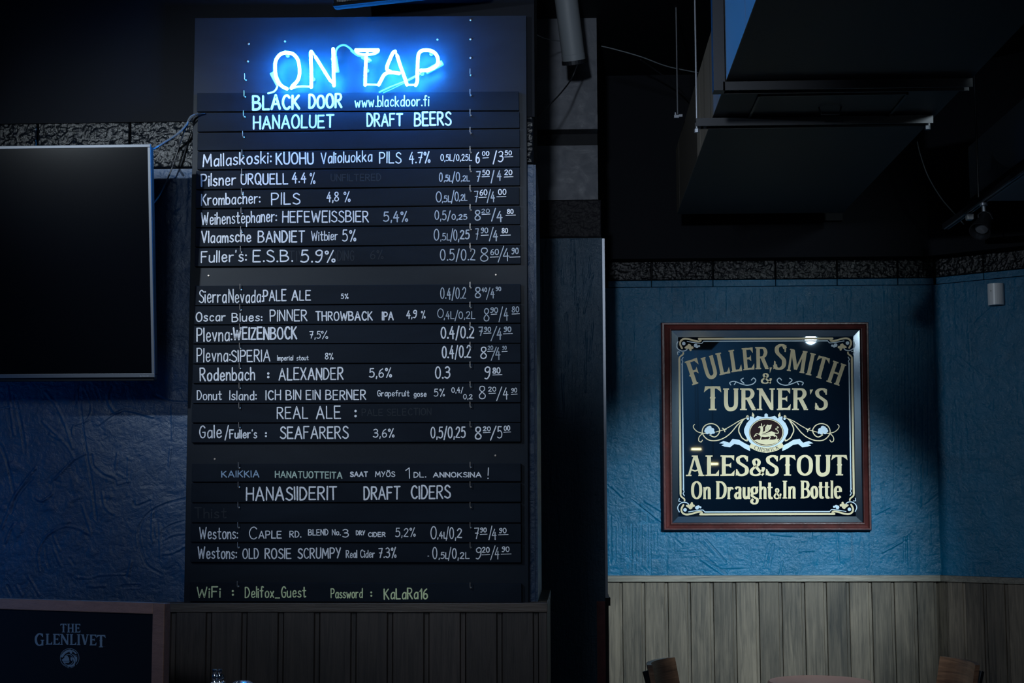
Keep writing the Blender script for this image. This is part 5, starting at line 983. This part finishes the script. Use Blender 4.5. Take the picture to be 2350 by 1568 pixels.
def spot_head(y, tgt, label, lit):
    t = thing('spotlight', (XR, y, ZR-0.16), label, 'spotlight', 'spotlights on the track')
    p = Vector((XR, y, ZR-0.004)); c = p+Vector((0.004, 0, -0.055)); d = (Vector(tgt)-c).normalized()
    o = MB(); o.lathe(p, (0, 0, -1), [(0.013, 0), (0.013, 0.008), (0.007, 0.010), (0.007, 0.028)], 14); o.build('track_adapter', M['grey_metal'], t, smooth=True)
    q = p+Vector((0, 0, -0.026)); sd = d.cross(Vector((0, 0, 1))).normalized()
    for s in (-1, 1):
        o = MB(); o.tube([q, q+sd*s*0.020+Vector((0, 0, -0.010)), c+sd*s*0.024], 0.0028, 8); o.build('yoke_arm', M['black_metal'], t)
    o = MB(); o.lathe(c-d*0.03, d, [(0.012, -0.006), (0.018, 0.0), (0.021, 0.015), (0.024, 0.045), (0.034, 0.090), (0.035, 0.100), (0.031, 0.100), (0.020, 0.055), (0.0001, 0.055)], 24); o.build('lamp_shade', M['black_metal'], t, smooth=True)
    o = MB(); o.lathe(c+d*0.028, d, [(0.022, 0), (0.026, 0.010), (0.022, 0.022), (0.0001, 0.028)], 16); o.build('bulb', M['lamp_face'] if lit else M['grey_metal'], t, smooth=True)
y_s = XR/ray(2258, 480).x*ray(2258, 480).y
spot_head(y_s, (0.9, y_s-0.6, 1.6), 'black spotlight hanging from the track at upper right, unlit', False)
spot_head(3.22, (0.86, 5.92, 1.2), 'lit spotlight on the track nearer the viewer, seen in the mirror', True)

# ------------------------------------------------------------------ white wall fixture on the bay wall
FA = P(2270, 703, (BP+bn*0.0, bn)); FB = P(2307, 703, (BP, bn)); FT = P(2288, 652, (BP, bn)); wv = (FB-FA); wv.z = 0; r = wv.length/2; cc = FA+wv*0.5
t = thing('wall_light', (cc.x, cc.y, FA.z), 'small white half round wall fixture high on the angled blue wall', 'wall light')
o = MB(); pr_ = [(cc+wv.normalized()*r*math.cos(math.pi*k/14)+bn*(0.005+r*1.0*math.sin(math.pi*k/14))) for k in range(15)]
o.hexa([Vector((p.x, p.y, FA.z)) for p in pr_], [Vector((p.x, p.y, FT.z)) for p in pr_]); o.build('cover', M['white_plastic'], t, bevel=0.001)
o = MB(); o.lathe(Vector((cc.x, cc.y, (FA.z+FT.z)/2+0.012))-wv.normalized()*0.008+bn*(0.003+r), bn, [(0.0022, 0), (0.0022, 0.0015)], 8); tag(o.build('sensor_eye', M['black_plastic'], t), 'tiny dark dot')

# ------------------------------------------------------------------ furniture by the mirror
def chair(A, B, inward, label):
    """A, B: ends of the top edge of the wooden back (A farther); inward: horizontal direction the chair faces"""
    A = Vector(A); B = Vector(B); f = Vector(inward).normalized(); mid = (A+B)/2; side = (B-A); side.z = 0; hw_ = side.length/2; side.normalize()
    t = thing('pub_chair', (mid.x+f.x*0.2, mid.y+f.y*0.2, 0), label, 'chair', 'wooden chairs by the panelled wall')
    n = 9; fr = []; bk = []
    o = MB(); top = []; 
    def pt(u, z, off): cv = 0.030*(1-(2*u-1)**2); p = A+(B-A)*u; return Vector((p.x, p.y, 0))-f*(cv+off)+Vector((0, 0, z))-f*((z-A.z)*0.18*-1)*-1
    rows = [A.z, A.z-0.004, A.z-0.14, A.z-0.146]
    for side_off in (0.0, 0.016):
        for z in rows: top.append(o.add([pt(k/(n-1), z, side_off) for k in range(n)]))
    for a_, b_2 in ((0, 1), (1, 2), (2, 3)):
        for k in range(n-1): o.face([top[a_]+k, top[b_2]+k, top[b_2]+k+1, top[a_]+k+1]); o.face([top[a_+4]+k+1, top[b_2+4]+k+1, top[b_2+4]+k, top[a_+4]+k])
        o.face([top[a_], top[a_+4], top[b_2+4], top[b_2]]); o.face([top[b_2]+n-1, top[b_2+4]+n-1, top[a_+4]+n-1, top[a_]+n-1])
    for k in range(n-1): o.face([top[0]+k, top[0]+k+1, top[4]+k+1, top[4]+k]); o.face([top[3]+k+1, top[3]+k, top[7]+k, top[7]+k+1])
    o.build('backrest', M['chair_wood'], t, smooth=True)
    for u in (0.06, 0.94):
        o = MB(); a_ = pt(u, A.z-0.02, 0.022); b3 = pt(u, 0.45, 0.02)+f*0.03; c3 = Vector((b3.x, b3.y, 0))-f*0.05; o.tube([a_, b3, c3], 0.012, 8); o.build('back_post', M['black_metal'], t, smooth=True)
    s0 = Vector((mid.x, mid.y, 0.43))+f*0.02; o = MB(); o.obox(s0-side*(hw_+0.06), side*(2*hw_+0.12), f*0.34, (0, 0, 0.03)); o.build('seat', M['chair_wood'], t, bevel=0.008)
    for s in (-1, 1):
        q = s0+side*s*(hw_+0.03)+f*0.31; o = MB(); o.tube([q, Vector((q.x, q.y, 0))+f*0.02], 0.012, 8); o.build('front_leg', M['black_metal'], t, smooth=True)
    return t
cz = 0.86
def onz(px, py, z): r_ = ray(px, py); return CAM+r_*((z-CAM.z)/r_.z)
chair(onz(1549, 1509, cz), onz(1497, 1527, cz), (1, -0.25, 0), 'wooden chair at lower left of the mirror wall, back with dark and light grain')
chair(onz(2157, 1507, cz), onz(2238, 1527, cz), (-1, -0.2, 0), 'dark wooden chair in the corner under the angled wall')
tc = onz(1882, 1564, 0.78); R_ = 0.172
t = thing('round_table', (tc.x, tc.y, 0), 'small round reddish brown table top between the two chairs', 'table')
o = MB(); o.lathe((tc.x, tc.y, 0.756), (0, 0, 1), [(R_-0.006, 0), (R_, 0.005), (R_, 0.019), (R_-0.005, 0.024)], 64); o.build('table_top', M['table_wood'], t, smooth=True)
o = MB(); o.lathe((tc.x, tc.y, 0), (0, 0, 1), [(0.15, 0), (0.15, 0.012), (0.03, 0.03), (0.022, 0.06), (0.022, 0.70), (0.07, 0.756)], 24); o.build('pedestal', M['black_metal'], t, smooth=True)

# chrome beer tap heads just showing at the bottom edge
y0_ = 2.7
tcx = P(548, 1566, y0_)
t = thing('beer_tap', (tcx.x, y0_, 1.0), 'chrome drum topped tap tower peeping over the bottom edge', 'beer tap')
o = MB(); rr = (P(585, 1580, y0_)-P(512, 1580, y0_)).length/2; o.lathe((tcx.x, y0_+0.03, tcx.z-rr*0.62), (0, 0, 1), [(rr*0.98, -0.14), (rr, 0), (rr*0.97, 0.010), (rr*0.80, rr*0.36), (rr*0.45, rr*0.56), (0.0001, rr*0.62)], 32); o.build('drum', M['chrome'], t, smooth=True)
for xx in (493, 504.5):
    c = P(xx, 1550, y0_); o = MB(); o.lathe(c+Vector((0, 0, -0.03)), (0, 0, 1), [(0.003, 0), (0.0038, 0.018), (0.0030, 0.020), (0.0046, 0.024), (0.0046, 0.030), (0.0028, 0.033), (0.0042, 0.037), (0.0035, 0.0405)], 14); o.build('valve_knob', M['chrome'], t, smooth=True)
c = P(510, 1553, y0_); o = MB(); o.tube([c+Vector((0.003*math.cos(k*math.pi/5), 0, 0.003*math.sin(k*math.pi/5))) for k in range(10)], 0.0008, 6, closed=True); o.tube([c+Vector((0.0022*math.cos(k*math.pi/5), 0.001, -0.0065+0.0035*math.sin(k*math.pi/5))) for k in range(10)], 0.0007, 6, closed=True); o.build('chain_link', M['chrome'], t, smooth=True)
o = MB(); c = P(500, 1575, y0_); o.box(c.x-0.012, c.x+0.012, y0_-0.01, y0_+0.01, c.z-0.10, c.z+0.008); zvb = c.z-0.10; o.build('valve_block', M['chrome'], t, bevel=0.002)
o = MB(); o.box(tcx.x-0.6, tcx.x+0.5, y0_-0.25, y0_+0.3, 0.0, min(tcx.z-rr*0.62-0.141, zvb-0.001)); tag(o.build('bar_counter', M['frame_wood']), 'low bar counter below the frame under the chrome tap', 'bar counter')

# warm lamps of the bar behind the viewer: they show as small reflections in the mirror
def mirror_pt(px, py, y):
    p = P(px, py, YG); r = ray(px, py); r = Vector((r.x, -r.y, r.z)); return p+r*((y-p.y)/r.y)
for i, (px, py, lab) in enumerate([(1598, 1031, 'long warm bar lamp reflected as an upper yellow streak at the left of the mirror'), (1637, 1065, 'long warm bar lamp reflected as a yellow streak beside the mirror word ALES'), (1606, 1193, 'small warm bar lamp reflected at the lower left mirror edge')]):
    c = mirror_pt(px, py, -2.0+0.0*i); t = thing('bar_lamp', tuple(c), lab, 'lamp', 'warm lamps of the bar behind the viewer')
    L_ = 0.045 if i < 2 else 0.03
    o = MB(); o.tube([c-Vector((L_, 0, 0)), c-Vector((L_*0.9, 0, 0)), c+Vector((L_*0.9, 0, 0)), c+Vector((L_, 0, 0))], [0.004, 0.008, 0.008, 0.004], 10); o.build('bulb', M['warm_lamp'], t, smooth=True)
    o = MB(); o.box(c.x-L_, c.x+L_, c.y-0.012, c.y+0.012, c.z+0.009, c.z+0.025); o.build('lamp_holder', M['black_metal'], t)
    o = MB(); o.tube([c+Vector((0, 0, 0.03)), (c.x, c.y, CEIL)], 0.003, 6); o.build('cord', M['cable_black'], t)
